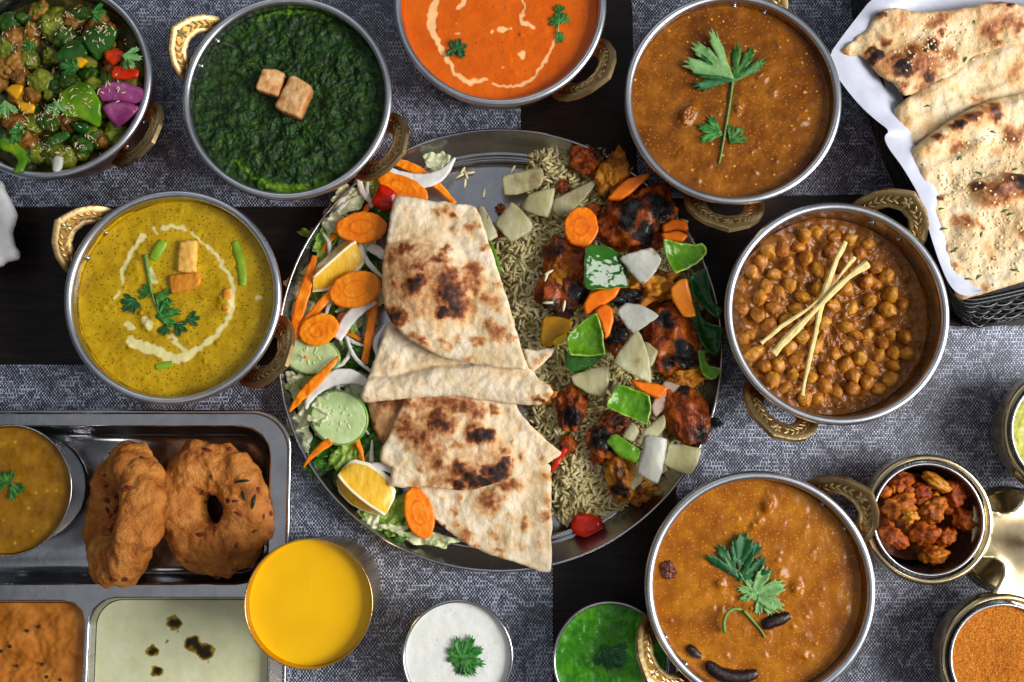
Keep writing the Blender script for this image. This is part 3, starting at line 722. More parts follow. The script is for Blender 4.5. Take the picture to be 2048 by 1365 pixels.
sprig(1460, 200, z, 'long stemmed coriander sprig lying across the brown curry', [(1458, 150, 92, 139, 2, LEAFP, .3), (1460, 160, 72, 166, 2, LEAFD, 0.2), (1468, 160, 72, 58, 2, LEAF), (1440, 268, 44, 160, 3, LEAF), (1462, 284, 36, 52, 3, LEAF)],
      [([(1466, 158), (1462, 190), (1456, 230), (1448, 275), (1443, 305), (1438, 328)], 5)])
# yellow green curry with cream
KORM = food('yellow_green_curry', [(0.3, (158, 122, 2)), (0.5, (186, 148, 6)), (0.7, (206, 170, 20))], 0.6, 7, 0.26, (2.0, 0.018), coat=0.1, specks=((3.4, 0.2, (110, 84, 4), 0.1), (1.8, 0.09, (56, 44, 6), 0.03), (4.1, 0.18, (208, 174, 44), 0.08)),
            attr=CREAMY((228, 216, 150)), fine=(9, 0.004))
c, r, z = in_bowl(B_KORM, 4.95)
_o = surface('yellow_curry', c, r, z, KORM, 'yellow green curry with a broken swirl of cream', 'curry', bub=45, amp=0.05, freq=1.0, cream=[
    [(285, 473, 11), (264, 501, 9), (246, 543, 8), (243, 567, 6)], [(327, 457, 8), (350, 452, 8), (369, 458, 7)], [(309, 456, 8), (313, 466, 5)],
    [(383, 465, 7), (404, 483, 5), (436, 515, 6), (457, 550, 7), (468, 578, 9), (463, 606, 15), (457, 641, 6), (436, 666, 8), (415, 684, 12), (383, 708, 14), (352, 721, 20), (324, 708, 20), (299, 698, 20), (262, 684, 20)],
    [(343, 672, 9), (355, 688, 9), (369, 700, 10)], [(300, 545, 16), (308, 565, 14)], [(515, 596, 12)], [(254, 645, 9), (266, 654, 9)], [(236, 585, 5), (234, 600, 4)], [(290, 640, 14), (303, 655, 12)]], soft=0.12, warp=0.12,
    bumps=[(300, 650, 18, .18), (225, 610, 22, .15), (505, 650, 14, .15), (450, 605, 16, .2), (270, 540, 16, .15), (420, 740, 20, .1), (310, 560, 14, .12)])
smear(_o, B_KORM, 4.95, KORM, 4)
PANY = food('curry_paneer', [(0.3, (222, 150, 56)), (0.6, (240, 190, 96))], 1.2, 5, 0.4, (3, 0.05), coat=0.2)
PANO = food('curry_paneer_brown', [(0.3, (196, 116, 20)), (0.6, (216, 142, 44))], 1.2, 5, 0.35, (3, 0.05), coat=0.2)
prism('paneer_cube', [(359, 484), (376, 481), (393, 481), (391, 512), (390, 543), (371, 545), (353, 542), (356, 512)], z - 0.3, 0.75, PANY, label='pale paneer cube in the yellow curry, upper of the two', cat='paneer')
prism('paneer_cube', [(338, 551), (370, 547), (398, 546), (401, 560), (397, 573), (368, 583), (341, 588), (338, 568)], z - 0.3, 0.6, PANO, label='golden paneer cube in the yellow curry, just below the pale one', cat='paneer')
prism('paneer_cube', [(445, 580), (459, 575), (462, 600), (454, 624), (442, 620)], z - 0.35, 0.5, PANO, label='half sunk paneer piece by the cream at the right of the yellow curry', cat='paneer')
BEAN = food('green_pepper_strip', [(0.3, (116, 150, 24)), (0.7, (150, 182, 52))], 1.4, 5, 0.3, (3, 0.04), coat=0.2)
for pts, wd, lb in (([(470, 483), (474, 500), (482, 525), (485, 550), (485, 572)], 20, 'curved green pepper strip at the right of the yellow curry'),
                    ([(328, 483), (318, 497), (305, 520)], 24, 'short green pepper strip left of the paneer in the yellow curry'),
                    ([(312, 735), (325, 731), (345, 727)], 15, 'small green pepper strip at the bottom of the yellow curry')):
    q = np.array(chaikin([(*P(x, y, z + .05), z + 0.0) for x, y in pts], 2, False)); wdc = wd * PXCM(600, z) / 2
    V, F = tube(q, wdc * np.array([0.55 + 0.45 * math.sin(math.pi * (0.15 + 0.75 * t)) for t in np.linspace(0, 1, len(q))]), 10, 0.5); V[:, 2] += 0.06 * perlin(V[:, 0] * 3, V[:, 1] * 3, 2)
    put('pepper_strip', V, F, BEAN, label=lb, cat='pepper')
sprig(310, 600, z, 'coriander sprig in the middle of the yellow curry', [(268, 600, 30, -130, 5, LEAFD), (300, 588, 24, 165, 3), (312, 592, 36, -25, 3), (316, 634, 44, 15, 3), (352, 650, 26, -30, 3, LEAFD), (330, 652, 20, -95, 3, LEAFD), (376, 640, 24, 10, 3, LEAFD)],
      [([(291, 510), (297, 550), (303, 585)], 7), ([(303, 585), (312, 615), (330, 645), (370, 648)], 2.5)])
# orange brown curry with chillies
FISH = food('orange_brown_curry', [(0.3, (124, 64, 2)), (0.5, (152, 88, 6)), (0.7, (178, 114, 20))], 0.5, 7, 0.24, (1.6, 0.02), coat=0.1, specks=((3.3, 0.13, (120, 58, 2), 0.1), (2.1, 0.07, (70, 26, 4), 0.02), (4.3, 0.16, (228, 152, 40), 0.08)), fine=(10, 0.004))
c, r, z = in_bowl(B_FISH, 5.0)
_o = surface('orange_brown_curry', c, r, z, FISH, 'orange brown curry with coriander and black dried chillies', 'curry', bub=60, amp=0.05, freq=0.9,
        bumps=[(1535, 1010, 16, .3, 60, 1.5), (1512, 1048, 16, .25, 45, 2.2), (1440, 1168, 10, .2), (1592, 1175, 16, .22, 90, 1.5), (1608, 1310, 8, .12), (1558, 1150, 16, .15), (1470, 1210, 24, -.1)])
smear(_o, B_FISH, 5.0, FISH, 5)
sprig(1490, 1140, z, 'coriander sprig of dark and pale leaves on the orange brown curry', [(1472, 1150, 68, 120, 2, LEAFD), (1478, 1132, 62, 78, 1, LEAFD), (1500, 1118, 34, 60, 1, LEAFD), (1482, 1158, 62, 40, 2, LEAFD), (1503, 1192, 68, 20, 3, LEAFP), (1512, 1186, 36, 165, 3, LEAFP), (1520, 1192, 40, -58, 3, LEAFP)],
      [([(1478, 1145), (1490, 1165), (1508, 1187)], 3)])
e = empty('coriander_stalk', (*P(1465, 1235, z), z), label='curled coriander stem below the sprig on the orange brown curry', cat='garnish')
stem(e, [(1449, 1264), (1445, 1245), (1451, 1225), (1465, 1216), (1482, 1219)], z + 0.25, 7, arch=0.3)
stem(e, [(1488, 1222), (1508, 1245), (1520, 1258), (1530, 1275)], z + 0.12, 5)
CHIL = food('black_chilli', [(0.3, (16, 8, 10)), (0.7, (46, 26, 26))], 2.0, 5, 0.22, (4, 0.08), coat=0.5)
for pts, wd, lb in (([(1524, 1252), (1540, 1245), (1562, 1237), (1578, 1230)], 23, 'straight black dried chilli near the middle of the orange brown curry'),
                    ([(1376, 1293), (1386, 1303), (1400, 1314)], 17, 'short black dried chilli at the lower left of the orange brown curry'),
                    ([(1414, 1326), (1432, 1344), (1460, 1354), (1490, 1354), (1514, 1345)], 26, 'long curved black dried chilli at the bottom of the orange brown curry')):
    q = chaikin([(*P(x, y, z), z + 0.12) for x, y in pts], 2, False); t = np.linspace(0, 1, len(q))
    V, F = tube(q, wd * PXCM(1250, z) / 2 * (0.35 + 0.75 * np.sin(math.pi * (0.12 + 0.8 * t))), 10, 0.8); V += 0.05 * np.stack([perlin(V[:, 0] * 3, V[:, 1] * 3, V[:, 2] * 3 + i) for i in (0, 7, 14)], 1)
    put('dried_chilli', V, F, CHIL, label=lb, cat='chilli', group='dried chillies in the orange brown curry')
V, F = blob((*P(1335, 1140, z), z + 0.05), (0.5, 0.62, 0.25), 4, 0.55, 1.6, (0, 0, 0.5), 5); put('fried_onion', V, F, food('fried_brown_bit', [(0.3, (58, 20, 14)), (0.7, (112, 48, 32))], 2, 5, 0.25, (5, 0.06), coat=0.4), label='dark brown fried bit by the left rim of the orange brown curry', cat='onion')

# ------------------------------------------------------------------ chickpea curry
CHG = food('chickpea_gravy', [(0.28, (92, 50, 8)), (0.5, (128, 74, 16)), (0.74, (162, 104, 42))], 1.3, 8, 0.2, (2.4, 0.04), coat=0.15, fine=(8, 0.006), specks=((1.6, 0.04, (40, 20, 10), 0.01),))
c, r, z = in_bowl(B_CHAN, 4.05)
def heap(X, Y, rr):
    u = ((X - c[0]) * -0.8 + (Y - c[1]) * 0.25) / r
    return 0.55 * np.clip(u, -0.6, 1) * (1 - rr ** 8) + 0.12 * fbm(X * 0.9, Y * 0.9, 7.7, 4)
_o = surface('chickpea_gravy', c, r, z, CHG, 'thick glossy brown gravy around the chickpeas', 'curry', amp=0.26, freq=1.5, octs=6, hfun=heap)
smear(_o, B_CHAN, 4.05, CHG, 6, .8)
CHP = food('chickpea', [(0.3, (132, 76, 10)), (0.5, (170, 106, 24)), (0.7, (198, 140, 52))], 1.4, 7, 0.34, (2.6, 0.08), coat=0.3, vari=0.3, sss=0.0)
pk = [(280,385),(350,460),(305,525),(375,555),(435,520),(590,440),(515,245),(680,630),(785,635),(885,595),(910,510),(915,420),(830,340),(975,650),(920,715),(1000,780),(745,540),(255,685),(175,815),(260,880),(370,960),(470,930),(935,895),(1015,885),(1085,885),(830,915),(755,955),(685,890),(640,975),(785,1010),(860,1050),(635,1070),(700,1100),(785,1085),(935,1085),(1000,1035),(1010,960),(525,1135),(420,1075),(340,1030),(305,960),(210,905),(595,1140),(505,585),(400,330),(580,225),(490,310),(160,650),(320,740),(450,1010),(545,1020),(890,985),(225,785),(770,265),(720,420),(500,800),(580,850),(690,250),(860,500),(270,590),(655,330),(545,700),(350,640)]
_r = random.Random(4)
while len(pk) < 84:
    q = (_r.uniform(150, 1090), _r.uniform(230, 1140))
    if math.hypot(q[0] - 620, q[1] - 680) < 480 and min(math.hypot(q[0] - a, q[1] - b) for a, b in pk) > 66: pk.append(q)
pm = []
for i in range(5):
    V, F = blob((0, 0, 0), (0.60, 0.53, 0.52), 4, 0.17, 0.9, (0.3 * i, 0.5, 1.1 * i), 20 + i, 3)
    k = np.exp(-(((V - np.array([0.5, 0.1, 0.2])) ** 2).sum(1)) / 0.05); V = V + k[:, None] * np.array([0.16, 0.02, 0.06])
    pm.append(mesh('chickpea', V, F, CHP))
for i, (a, b) in enumerate(pk):
    x, y = P(1420 + a / 2.73, 380 + b / 2.73, z + 0.4)
    rr = math.hypot(x - c[0], y - c[1]) / r
    if rr > 0.9: x, y = c[0] + (x - c[0]) * 0.9 / rr, c[1] + (y - c[1]) * 0.9 / rr; rr = .9
    zz = z + float(heap(np.array([x]), np.array([y]), np.array([rr]))[0]) + random.uniform(-0.22, 0.3)
    o = link('chickpea', pm[i % 5], None, (x, y, zz)); o.scale = (random.uniform(.8, 1.16), random.uniform(.8, 1.12), random.uniform(.85, 1.1)); o.rotation_euler = (random.uniform(-.6, .6), random.uniform(-.6, .6), random.uniform(0, 6.3))
    props(o, 'plump golden brown chickpea half sunk in the brown gravy', 'chickpea', 'chickpeas in the chickpea curry')
GING = food('ginger_strip', [(0.3, (206, 184, 108)), (0.7, (232, 216, 152))], 1.6, 5, 0.45, (7, 0.03), stretch=(1, 1, 1), sss=0.15, sssr=(1, .8, .4))
def stick(pts, wd, zz, label, lift):
    q = chaikin([(*P(1420 + a / 2.73, 380 + b / 2.73, zz), zz + l) for (a, b), l in zip(pts, lift)], 2, False)
    t = np.linspace(0, 1, len(q)); V, F = tube(q, wd * PXCM(600, zz) / 2 * (0.9 + 0.22 * np.sin(7 * t + wd) + .12 * np.sin(19 * t)), 6, 0.5)
    V += 0.06 * np.stack([perlin(V[:, 0] * 1.6, V[:, 1] * 1.6, V[:, 2] * 2 + i) for i in (0, 7, 14)], 1)
    put('ginger_strip', V, F, GING, smooth=False, label=label, cat='ginger', group='ginger strips on the chickpea curry')
gz = z + 0.95
stick([(740, 285), (685, 390), (640, 520), (600, 650), (572, 800), (535, 960), (505, 1125)], 11.5, gz, 'steepest ginger strip, running from top to bottom over the chickpeas', (0.1, .05, 0, .1, .1, 0, -.15))
stick([(855, 408), (760, 470), (660, 565), (560, 670), (450, 780), (345, 895)], 14, gz, 'thickest ginger strip, slanting over the chickpeas to the lower left', (.25, .25, .35, .3, .1, .0))
stick([(788, 368), (720, 455), (640, 560), (540, 650), (400, 735), (280, 838)], 8, gz, 'thin ginger strip with the frayed lower left end over the chickpeas', (.1, .1, .05, .1, .1, -.05))

# ------------------------------------------------------------------ cups: soup, sauces, drink
def fill(C, depth, inset, *a, **k):
    x, y, r, z = C; return surface(a[0], (x, y), r - inset, z - depth, *a[1:], **k)
SAMB = food('lentil_soup', [(0.3, (118, 76, 4)), (0.55, (150, 102, 10)), (0.75, (176, 130, 26))], 0.8, 7, 0.2, (1.6, 0.03), coat=0.4, specks=((1.1, 0.13, (184, 150, 34), 0.05), (2.4, 0.05, (74, 60, 16), 0.02)))
fill(C_SAMB, 0.55, 0.22, 'lentil_soup', SAMB, 'yellow brown lentil soup with a coriander leaf', 'soup', nr=50, ns=200, amp=0.05)
zz = C_SAMB[3] - 0.5
sprig(22, 968, zz, 'coriander leaf floating on the lentil soup', [(18, 966, 26, 110, 3), (22, 968, 30, -25, 1), (22, 972, 28, -75, 1), (14, 968, 28, 175, 3)])
RAIT = food('yoghurt_sauce', [(0.3, (216, 220, 216)), (0.7, (232, 234, 230))], 0.7, 5, 0.3, (1.2, 0.02), coat=0.15, specks=((2.1, 0.09, (176, 188, 170), 0.06), (2.9, 0.045, (112, 130, 96), 0.02), (0.9, 0.05, (206, 170, 150), 0.03)))
fill(C_RAIT, 0.35, 0.2, 'yoghurt_sauce', RAIT, 'white yoghurt sauce with tiny herb flecks', 'sauce', nr=44, ns=180, amp=0.03)
zz = C_RAIT[3] - 0.32
sprig(933, 1316, zz, 'bright green coriander leaf on the white yoghurt sauce', [(926, 1318, 46, 68, 5), (926, 1318, 42, -12, 5), (926, 1318, 34, -72, 5), (922, 1316, 30, 150, 3)])
CHUT = food('green_chutney', [(0.3, (34, 104, 2)), (0.55, (58, 138, 6)), (0.75, (92, 164, 18))], 1.0, 7, 0.18, (2.0, 0.07), coat=0.4, fine=(7, .02))
fill(C_CHUT, 0.45, 0.2, 'green_chutney', CHUT, 'bright green glossy chutney with a dark coriander leaf', 'chutney', nr=50, ns=200, amp=0.10, freq=1.4)
zz = C_CHUT[3] - 0.4
sprig(1225, 1310, zz, 'dark coriander leaf on the bright green chutney', [(1214, 1300, 42, -45, 3, LEAFD), (1206, 1296, 38, -70, 3, LEAFD), (1220, 1306, 38, -15, 3, LEAFD)])
LASS = food('yellow_drink', [(0.3, (238, 178, 0)), (0.7, (244, 190, 4))], 0.3, 3, 0.24, (0.6, 0.012), coat=0.1, specks=((1.3, 0.02, (255, 226, 130), 0.005),))
fill(C_LASS, 0.75, 0.12, 'yellow_drink', LASS, 'smooth opaque yellow drink filling the brass tumbler', 'drink', nr=50, ns=160, amp=0.012, freq=0.5)
POWD = food('spice_powder', [(0.3, (150, 78, 16)), (0.5, (188, 108, 32)), (0.7, (216, 142, 58))], 9.0, 4, 0.9, (16.0, 0.09), spec=0.1, specks=((7.0, .25, (224, 156, 70), .15), (6.1, .2, (138, 70, 10), .1)))
fill(CC[2], 0.35, 0.2, 'spice_powder', POWD, 'coarse orange brown spice powder filling a caddy cup', 'spice', nr=90, ns=400, amp=0.05, freq=2.0, octs=2, menis=0, hfun=lambda X, Y, q: .05 * np.clip(q * 5, .15, 1) * np.random.default_rng(2).random(len(X)))
RELI = food('pale_green_relish', [(0.35, (150, 148, 40)), (0.6, (182, 184, 80)), (0.75, (224, 222, 170))], 1.8, 6, 0.4, (3, 0.08))
fill(CC[1], 0.5, 0.2, 'green_relish', RELI, 'pale yellow green relish in the caddy cup at the right edge', 'relish', nr=40, ns=160, amp=0.12, freq=1.5)
# chunky red pickle
PKS = food('pickle_oil_sauce', [(0.3, (84, 32, 2)), (0.7, (138, 62, 8))], 1.5, 6, 0.3, (4, 0.1), coat=0.3)
x, y, r, zc = CC[0]
surface('pickle_sauce', (x, y), r * 0.8, 1.7, PKS, 'dark red oily sauce at the bottom of the pickle cup', 'pickle', nr=30, ns=120, amp=0.25, freq=1.2)
PK1 = food('red_pickle', [(0.28, (84, 30, 0)), (0.46, (146, 64, 2)), (0.62, (186, 98, 8)), (0.8, (212, 136, 30))], 1.8, 8, 0.36, (3.0, 0.12), coat=0.0, vari=0.4, fine=(8, 0.03))
PK2 = food('yellow_pickle', [(0.3, (168, 94, 10)), (0.7, (204, 140, 30))], 1.6, 6, 0.3, (4, 0.08), coat=0.3)
pz = zc - 1.3
for i, (qx, qy, rx, ry, rt, mm, dz, lb) in enumerate([
    (1800, 965, 26, 18, .5, PK1, 0, 'red pickle chunk at the upper left of the pickle cup'), (1870, 965, 34, 14, -.6, PK2, .35, 'long yellow strip across the top of the pickle cup'),
    (1905, 985, 22, 30, .2, PK1, .1, 'red pickle chunk right of the yellow strip'), (1800, 1015, 34, 26, .3, PK1, .15, 'large red pickle chunk at the left of the pickle cup'),
    (1812, 1030, 18, 14, 0, PK2, .5, 'yellow pickle piece on the large red chunk'), (1862, 1020, 30, 26, .8, PK1, .3, 'lumpy red pickle chunk in the middle of the cup'),
    (1930, 1040, 26, 24, -.3, PK1, -.1, 'red pickle chunk by the right wall of the cup'), (1790, 1075, 30, 20, -.5, PK1, 0, 'red pickle chunk at the lower left of the cup'),
    (1848, 1068, 28, 22, .3, PK1, .2, 'red pickle chunk just below the middle of the cup'), (1890, 1075, 22, 18, .5, PK1, .05, 'small red pickle chunk lower right of the middle'),
    (1868, 1110, 28, 20, .2, PK1, -.1, 'dark orange pickle chunk at the bottom of the cup'), (1840, 985, 22, 20, .2, PK1, 0, 'red pickle chunk under the yellow strip')]):
    V, F = blob((*P(qx, qy, pz), pz + dz), (rx * .034, ry * .034, 0.62), 4, 0.42, 1.5, (random.uniform(-.3, .3), random.uniform(-.3, .3), rt), 40 + i, 5)
    put('pickle_chunk', V, F, mm, label=lb, cat='pickle', group='pickle chunks in the caddy cup')
for i in range(26):
    t_, q_ = random.uniform(0, 6.28), r * .74 * math.sqrt(random.random())
    V, F = blob((x + q_ * math.cos(t_) - .25, y + q_ * math.sin(t_) + .05, pz - .25 + random.uniform(-.3, .45)), (random.uniform(.3, .5), random.uniform(.25, .4), .3), 3, .45, 1.5, (0, 0, random.uniform(0, 3)), 80 + i, 5)
    put('pickle_bit', V, F, random.choice([PK1, PK1, PK2]), label='small mashed bit of pickle between the larger chunks in the cup', cat='pickle', group='small pickle bits in the caddy cup')

# ------------------------------------------------------------------ tray fillings and fritters
def rectfill(name, q, z, mat, label, cat, amp, freq, cream=(), res=0.13, d=0.3):
    poly = offs(q, None, d)
    V, T, dd = slab2d(poly, res)
    Z = z + amp * fbm(V[:, 0] * freq, V[:, 1] * freq, z, 5) * np.clip(dd * 1.2, 0, 1)
    at = {'cream': strokes(V, z, cream, 0.3, 0.12)} if cream else None
    return put(name, np.column_stack([V, Z]), T, mat, attrs=at, label=label, cat=cat)
def clipc(q, ymin): q = q.copy(); q[:, 1] = np.maximum(q[:, 1], ymin); return q
COCO = food('pale_green_chutney', [(0.3, (202, 204, 158)), (0.7, (220, 220, 184))], 0.8, 6, 0.3, (1.6, 0.015), specks=((0.55, 0.05, (84, 92, 88), 0.02), (3.1, 0.09, (200, 202, 168), 0.05), (1.4, 0.03, (120, 124, 90), 0.01)),
            attr=('cream', [(0.46, (156, 148, 20), 0.0), (0.52, (150, 138, 10), 0.9), (0.68, (128, 104, 8), 1.0), (0.84, (66, 40, 6), 1.0), (1.0, (28, 16, 4), 1.0)], (3.5, 0.55)))
zt = 1.75
rectfill('coconut_chutney', comps[2], zt, COCO, 'smooth pale green chutney with brown oil drops in the tray', 'chutney', 0.02, 0.6, cream=[
    [(349, 1246, 30)], [(305, 1303, 25)], [(314, 1344, 24)], [(383, 1285, 28), (395, 1295, 28), (414, 1306, 32)], [(334, 1284, 8)], [(355, 1265, 6)], [(358, 1315, 5)], [(417, 1325, 5)], [(294, 1364, 6)]], d=0.36)
TOMC = food('orange_chutney', [(0.3, (148, 82, 16)), (0.55, (188, 114, 38)), (0.75, (212, 142, 62))], 0.6, 6, 0.3, (2.0, 0.05), coat=0.2, specks=((0.6, 0.07, (36, 20, 12), 0.02),))
rectfill('tomato_chutney', comps[1], zt, TOMC, 'thick orange chutney dotted with mustard seeds in the tray', 'chutney', 0.28, 0.55, d=0.36)
SEED = food('mustard_seed', [(0.3, (20, 12, 10)), (0.7, (48, 28, 20))], 3, 3, 0.25, None, coat=0.4)
sm = mesh('mustard_seed', ico(2)[0] * 0.13, ico(2)[1], SEED)
for (a, b) in ((185, 1097), (130, 1117), (47, 1193), (5, 1215), (80, 1287), (202, 1278), (290, 1352), (225, 1340)):
    x, y = P(a / 2.4155, 800 + b / 2.4155, zt + .2); props(link('mustard_seed', sm, None, (x, y, zt + 0.16)), 'black mustard seed on the orange chutney in the tray', 'seed', 'mustard seeds on the orange chutney')
VADA = food('fried_batter', [(0.25, (126, 64, 14)), (0.45, (172, 100, 32)), (0.62, (198, 128, 54)), (0.8, (216, 152, 80))], 0.7, 9, 0.5, (1.6, 0.3), fine=(7, 0.08), specks=((0.55, 0.13, (94, 34, 18), 0.03), (1.3, 0.05, (70, 26, 14), 0.01)), spec=0.35)
ONIB = food('fried_onion_bit', [(0.3, (84, 26, 16)), (0.7, (128, 52, 34))], 2, 4, 0.35, (4, .05), coat=0.2)
CURL = food('curry_leaf', [(0.3, (8, 22, 14)), (0.7, (24, 44, 26))], 2, 4, 0.4, (4, .04))
def vada(px, py, z, R, m, rot, seed, label, bits, squash=(1, 1, 1)):
    x, y = P(px, py, z); nu, nv = 220, 110
    u, v = np.meshgrid(np.linspace(0, 2 * math.pi, nu, endpoint=False), np.linspace(0, 2 * math.pi, nv, endpoint=False), indexing='ij'); u = u.ravel(); v = v.ravel()
    def pos(u, v, off=0.0):
        base = np.stack([np.cos(u) * (R + m * np.cos(v)), np.sin(u) * (R + m * np.cos(v)), m * np.sin(v)], -1)
        nr = np.stack([np.cos(u) * np.cos(v), np.sin(u) * np.cos(v), np.sin(v)], -1)
        b = base + seed * 3.7
        dsp = 0.5 * fbm(b[..., 0] * .33, b[..., 1] * .33, b[..., 2] * .33, 2) + 0.22 * fbm(b[..., 0] * .95, b[..., 1] * .95, b[..., 2] * .95, 6)
        return base + nr * (dsp + off)[..., None]
    M_ = rotm(*rot)
    V = pos(u, v, np.zeros_like(u)) * np.array(squash) @ M_.T + (x, y, z)
    i, j = np.meshgrid(np.arange(nu), np.arange(nv), indexing='ij'); i2 = (i + 1) % nu; j2 = (j + 1) % nv
    F = np.stack([i * nv + j, i2 * nv + j, i2 * nv + j2, i * nv + j2], -1).reshape(-1, 4)
    e = empty('ring_fritter', (x, y, V[:, 2].min()), label=label, cat='fritter', group='ring fritters in the tray')
    put('crust', V, F, VADA, e)
    for k, (uu, vv, l, wd, mt) in enumerate(bits):
        p = pos(np.array([uu]), np.array([vv]), np.array([0.0]))[0] * np.array(squash) @ M_.T + (x, y, z)
        Vb, Fb = blob(p, (l, wd, 0.16), 3, 0.3, 1.3, (0, 0, k * 1.3), k); put('onion_bit' if mt is ONIB else 'curry_leaf', Vb, Fb, mt, e)
rb = random.Random(5)
def bits(n, lo, hi): return [(rb.uniform(0, 6.28), rb.uniform(lo, hi), rb.uniform(.15, .34), rb.uniform(.08, .16), ONIB) for _ in range(n)]
vada(431, 1016, 2.9, 2.5, 1.72, (0.04, 0.06, 0.3), 2, 'ring fritter lying flat in the tray, right one of two', bits(16, .4, 2.6) + [(.1, 1.5, .5, .1, CURL), (.35, 1.3, .5, .1, CURL), (-.1, 1.2, .5, .1, CURL)], (0.98, 1.22, 1))
vada(250, 1030, 4.1, 2.9, 1.58, (0.0, math.radians(-43), -0.12), 5, 'ring fritter leaning on its neighbour, left one of two', bits(26, .2, 3.6), (.92, 1.16, 1))

# ------------------------------------------------------------------ flatbreads
NAAN_STOPS = [(0.06, (230, 196, 140), 0.0), (0.2, (220, 168, 98), 0.5), (0.38, (182, 112, 50), 0.85), (0.55, (134, 72, 32), 1.0), (0.75, (70, 36, 22), 1.0), (0.95, (28, 18, 17), 1.0)]
NAAN = food('naan_crust', [(0.3, (204, 174, 128)), (0.48, (226, 204, 168)), (0.7, (238, 226, 204))], 0.45, 8, 0.62, (1.3, 0.14), attr=('char', NAAN_STOPS, (1.6, 0.34)), fine=(7, 0.03), spec=0.3, sss=0.0, specks=((0.55, 0.1, (214, 166, 108), 0.09), (1.3, 0.06, (198, 146, 92), 0.05)))
GNAAN = food('garlic_naan_crust', [(0.3, (186, 150, 100)), (0.48, (212, 186, 144)), (0.68, (230, 214, 186))], 0.5, 8, 0.55, (1.3, 0.16), attr=('char', NAAN_STOPS, (1.6, 0.36)), fine=(7, 0.05), spec=0.4,
             specks=((2.2, 0.16, (198, 164, 96), 0.08),))
def charfield(V2, z, spots, base=0.0):
    W = V2 + 0.34 * np.stack([fbm(V2[:, 0] * 1.1, V2[:, 1] * 1.1, 4.4, 5, .6), fbm(V2[:, 0] * 1.1, V2[:, 1] * 1.1, 14.4, 5, .6)], 1)
    out = np.full(len(V2), base); tex = .86 + .3 * fbm(V2[:, 0] * 2.4, V2[:, 1] * 2.4, 7.1, 4, .6)
    for s in spots:
        x, y, rx, ry, st = (s if len(s) == 5 else (s[0], s[1], s[2], s[2], s[3]))
        wx, wy = P(x, y, z); k = PXCM(y, z) * 1.3
        q = ((W[:, 0] - wx) / (rx * k)) ** 2 + ((W[:, 1] - wy) / (ry * k)) ** 2
        f = st * 1.17 * np.exp(-q ** 1.3) * tex
        out = np.maximum(out, f) + 0.08 * np.minimum(out, f)
    return out
def bread(name, poly_px, z, th, spots, label, mat=None, base=0.0, hf=None, rag=0.05, res=0.11, amp=0.12, parent=None, cat='flatbread', group='flatbread pieces on the plate', smoothn=1, edgec=0.0):
    poly = nick(PL(poly_px, z), .12, smoothn)
    ns = [(*P(s[0], s[1], z), s[2] * 0.036, s[-1]) for s in spots]
    def mid(x, y, d):
        h = z + amp * fbm(x * .45, y * .45, z * 3, 3) + 0.08 * fbm(x * 1.3, y * 1.3, z, 4)
        for (sx, sy, sr, st) in ns:                                  # browned spots are blisters
            h = h + 0.2 * min(st, .8) * np.exp(-(((x - sx) ** 2 + (y - sy) ** 2) / (sr * 1.2) ** 2))
        return h + (hf(x, y, d) if hf else 0)
    V, F, v2, d = slab(poly, mid, th, res, edge=th * 0.7, rag=rag, minp=0.3)
    ch = charfield(v2, z, spots, base)
    if edgec: ch = ch + edgec * np.exp(-d / 0.12) * (0.5 + perlin(v2[:, 0] * 1.2, v2[:, 1] * 1.2, 5.5))
    return put(name, V, F, mat or NAAN, parent, attrs={'char': np.concatenate([ch, ch])}, label=label, cat=cat, group=group)
def gauss(px, py, rx, ry, h, z, rot=0):
    wx, wy = P(px, py, z); k = PXCM(py, z); a = math.radians(rot)
    def f(x, y, d):
        u, v = x - wx, y - wy; u, v = u * math.cos(a) + v * math.sin(a), -u * math.sin(a) + v * math.cos(a)
        return h * np.exp(-((u / (rx * k)) ** 2 + (v / (ry * k)) ** 2) ** 1.5)
    return f
def ridge(pts, wpx, h, z):
    p = np.array(PL(pts, z))
    def f(x, y, d): return h * np.exp(-(segdist(np.stack([x, y], 1), p, False) / (wpx * PXCM(pts[0][1], z))) ** 2)
    return f
def tiltf(px, py, gx, gy, z):
    wx, wy = P(px, py, z)
    return lambda x, y, d: gx * (x - wx) + gy * (y - wy)
def summ(*fs): return lambda x, y, d: sum(f(x, y, d) for f in fs)
# bottom triangle
bread('naan_piece', [(813, 960), (818, 994), (842, 1017), (870, 1042), (905, 1069), (939, 1093), (983, 1111), (1040, 1127), (1078, 1143), (1094, 1146), (1102, 1140), (1104, 1114), (1102, 1076), (1105, 1047), (1102, 1019), (1103, 972), (1101, 925), (1030, 920), (945, 930)], 2.3, 0.42,
      [(977,1003,20,22,.5),(1018,969,24,12,.6),(1009,997,8,.4),(909,1022,8,.45),(917,997,6,.35),(889,1000,6,.32),(933,1070,13,.5),(911,1051,6,.35),(987,1070,12,6,.38),(1050,1048,9,11,.45),(1087,1032,12,10,.5),(1090,953,10,.45),(1078,1092,6,.35),(1046,1098,10,.3),(993,1101,14,6,.45),(1094,1003,8,14,.42),(1022,1035,7,.3),
       (826,1002,6,.9),(842,1018,5,.8),(870,1043,4,.8),(890,1058,4,.85),(950,1097,6,.5),(1000,1115,6,.4)], 'pale triangular flatbread piece pointing down over the plate rim', hf=summ(tiltf(960, 1030, 0.03, 0.02, 2.3), gauss(1000, 1010, 50, 40, .2, 2.3)), edgec=0.1)
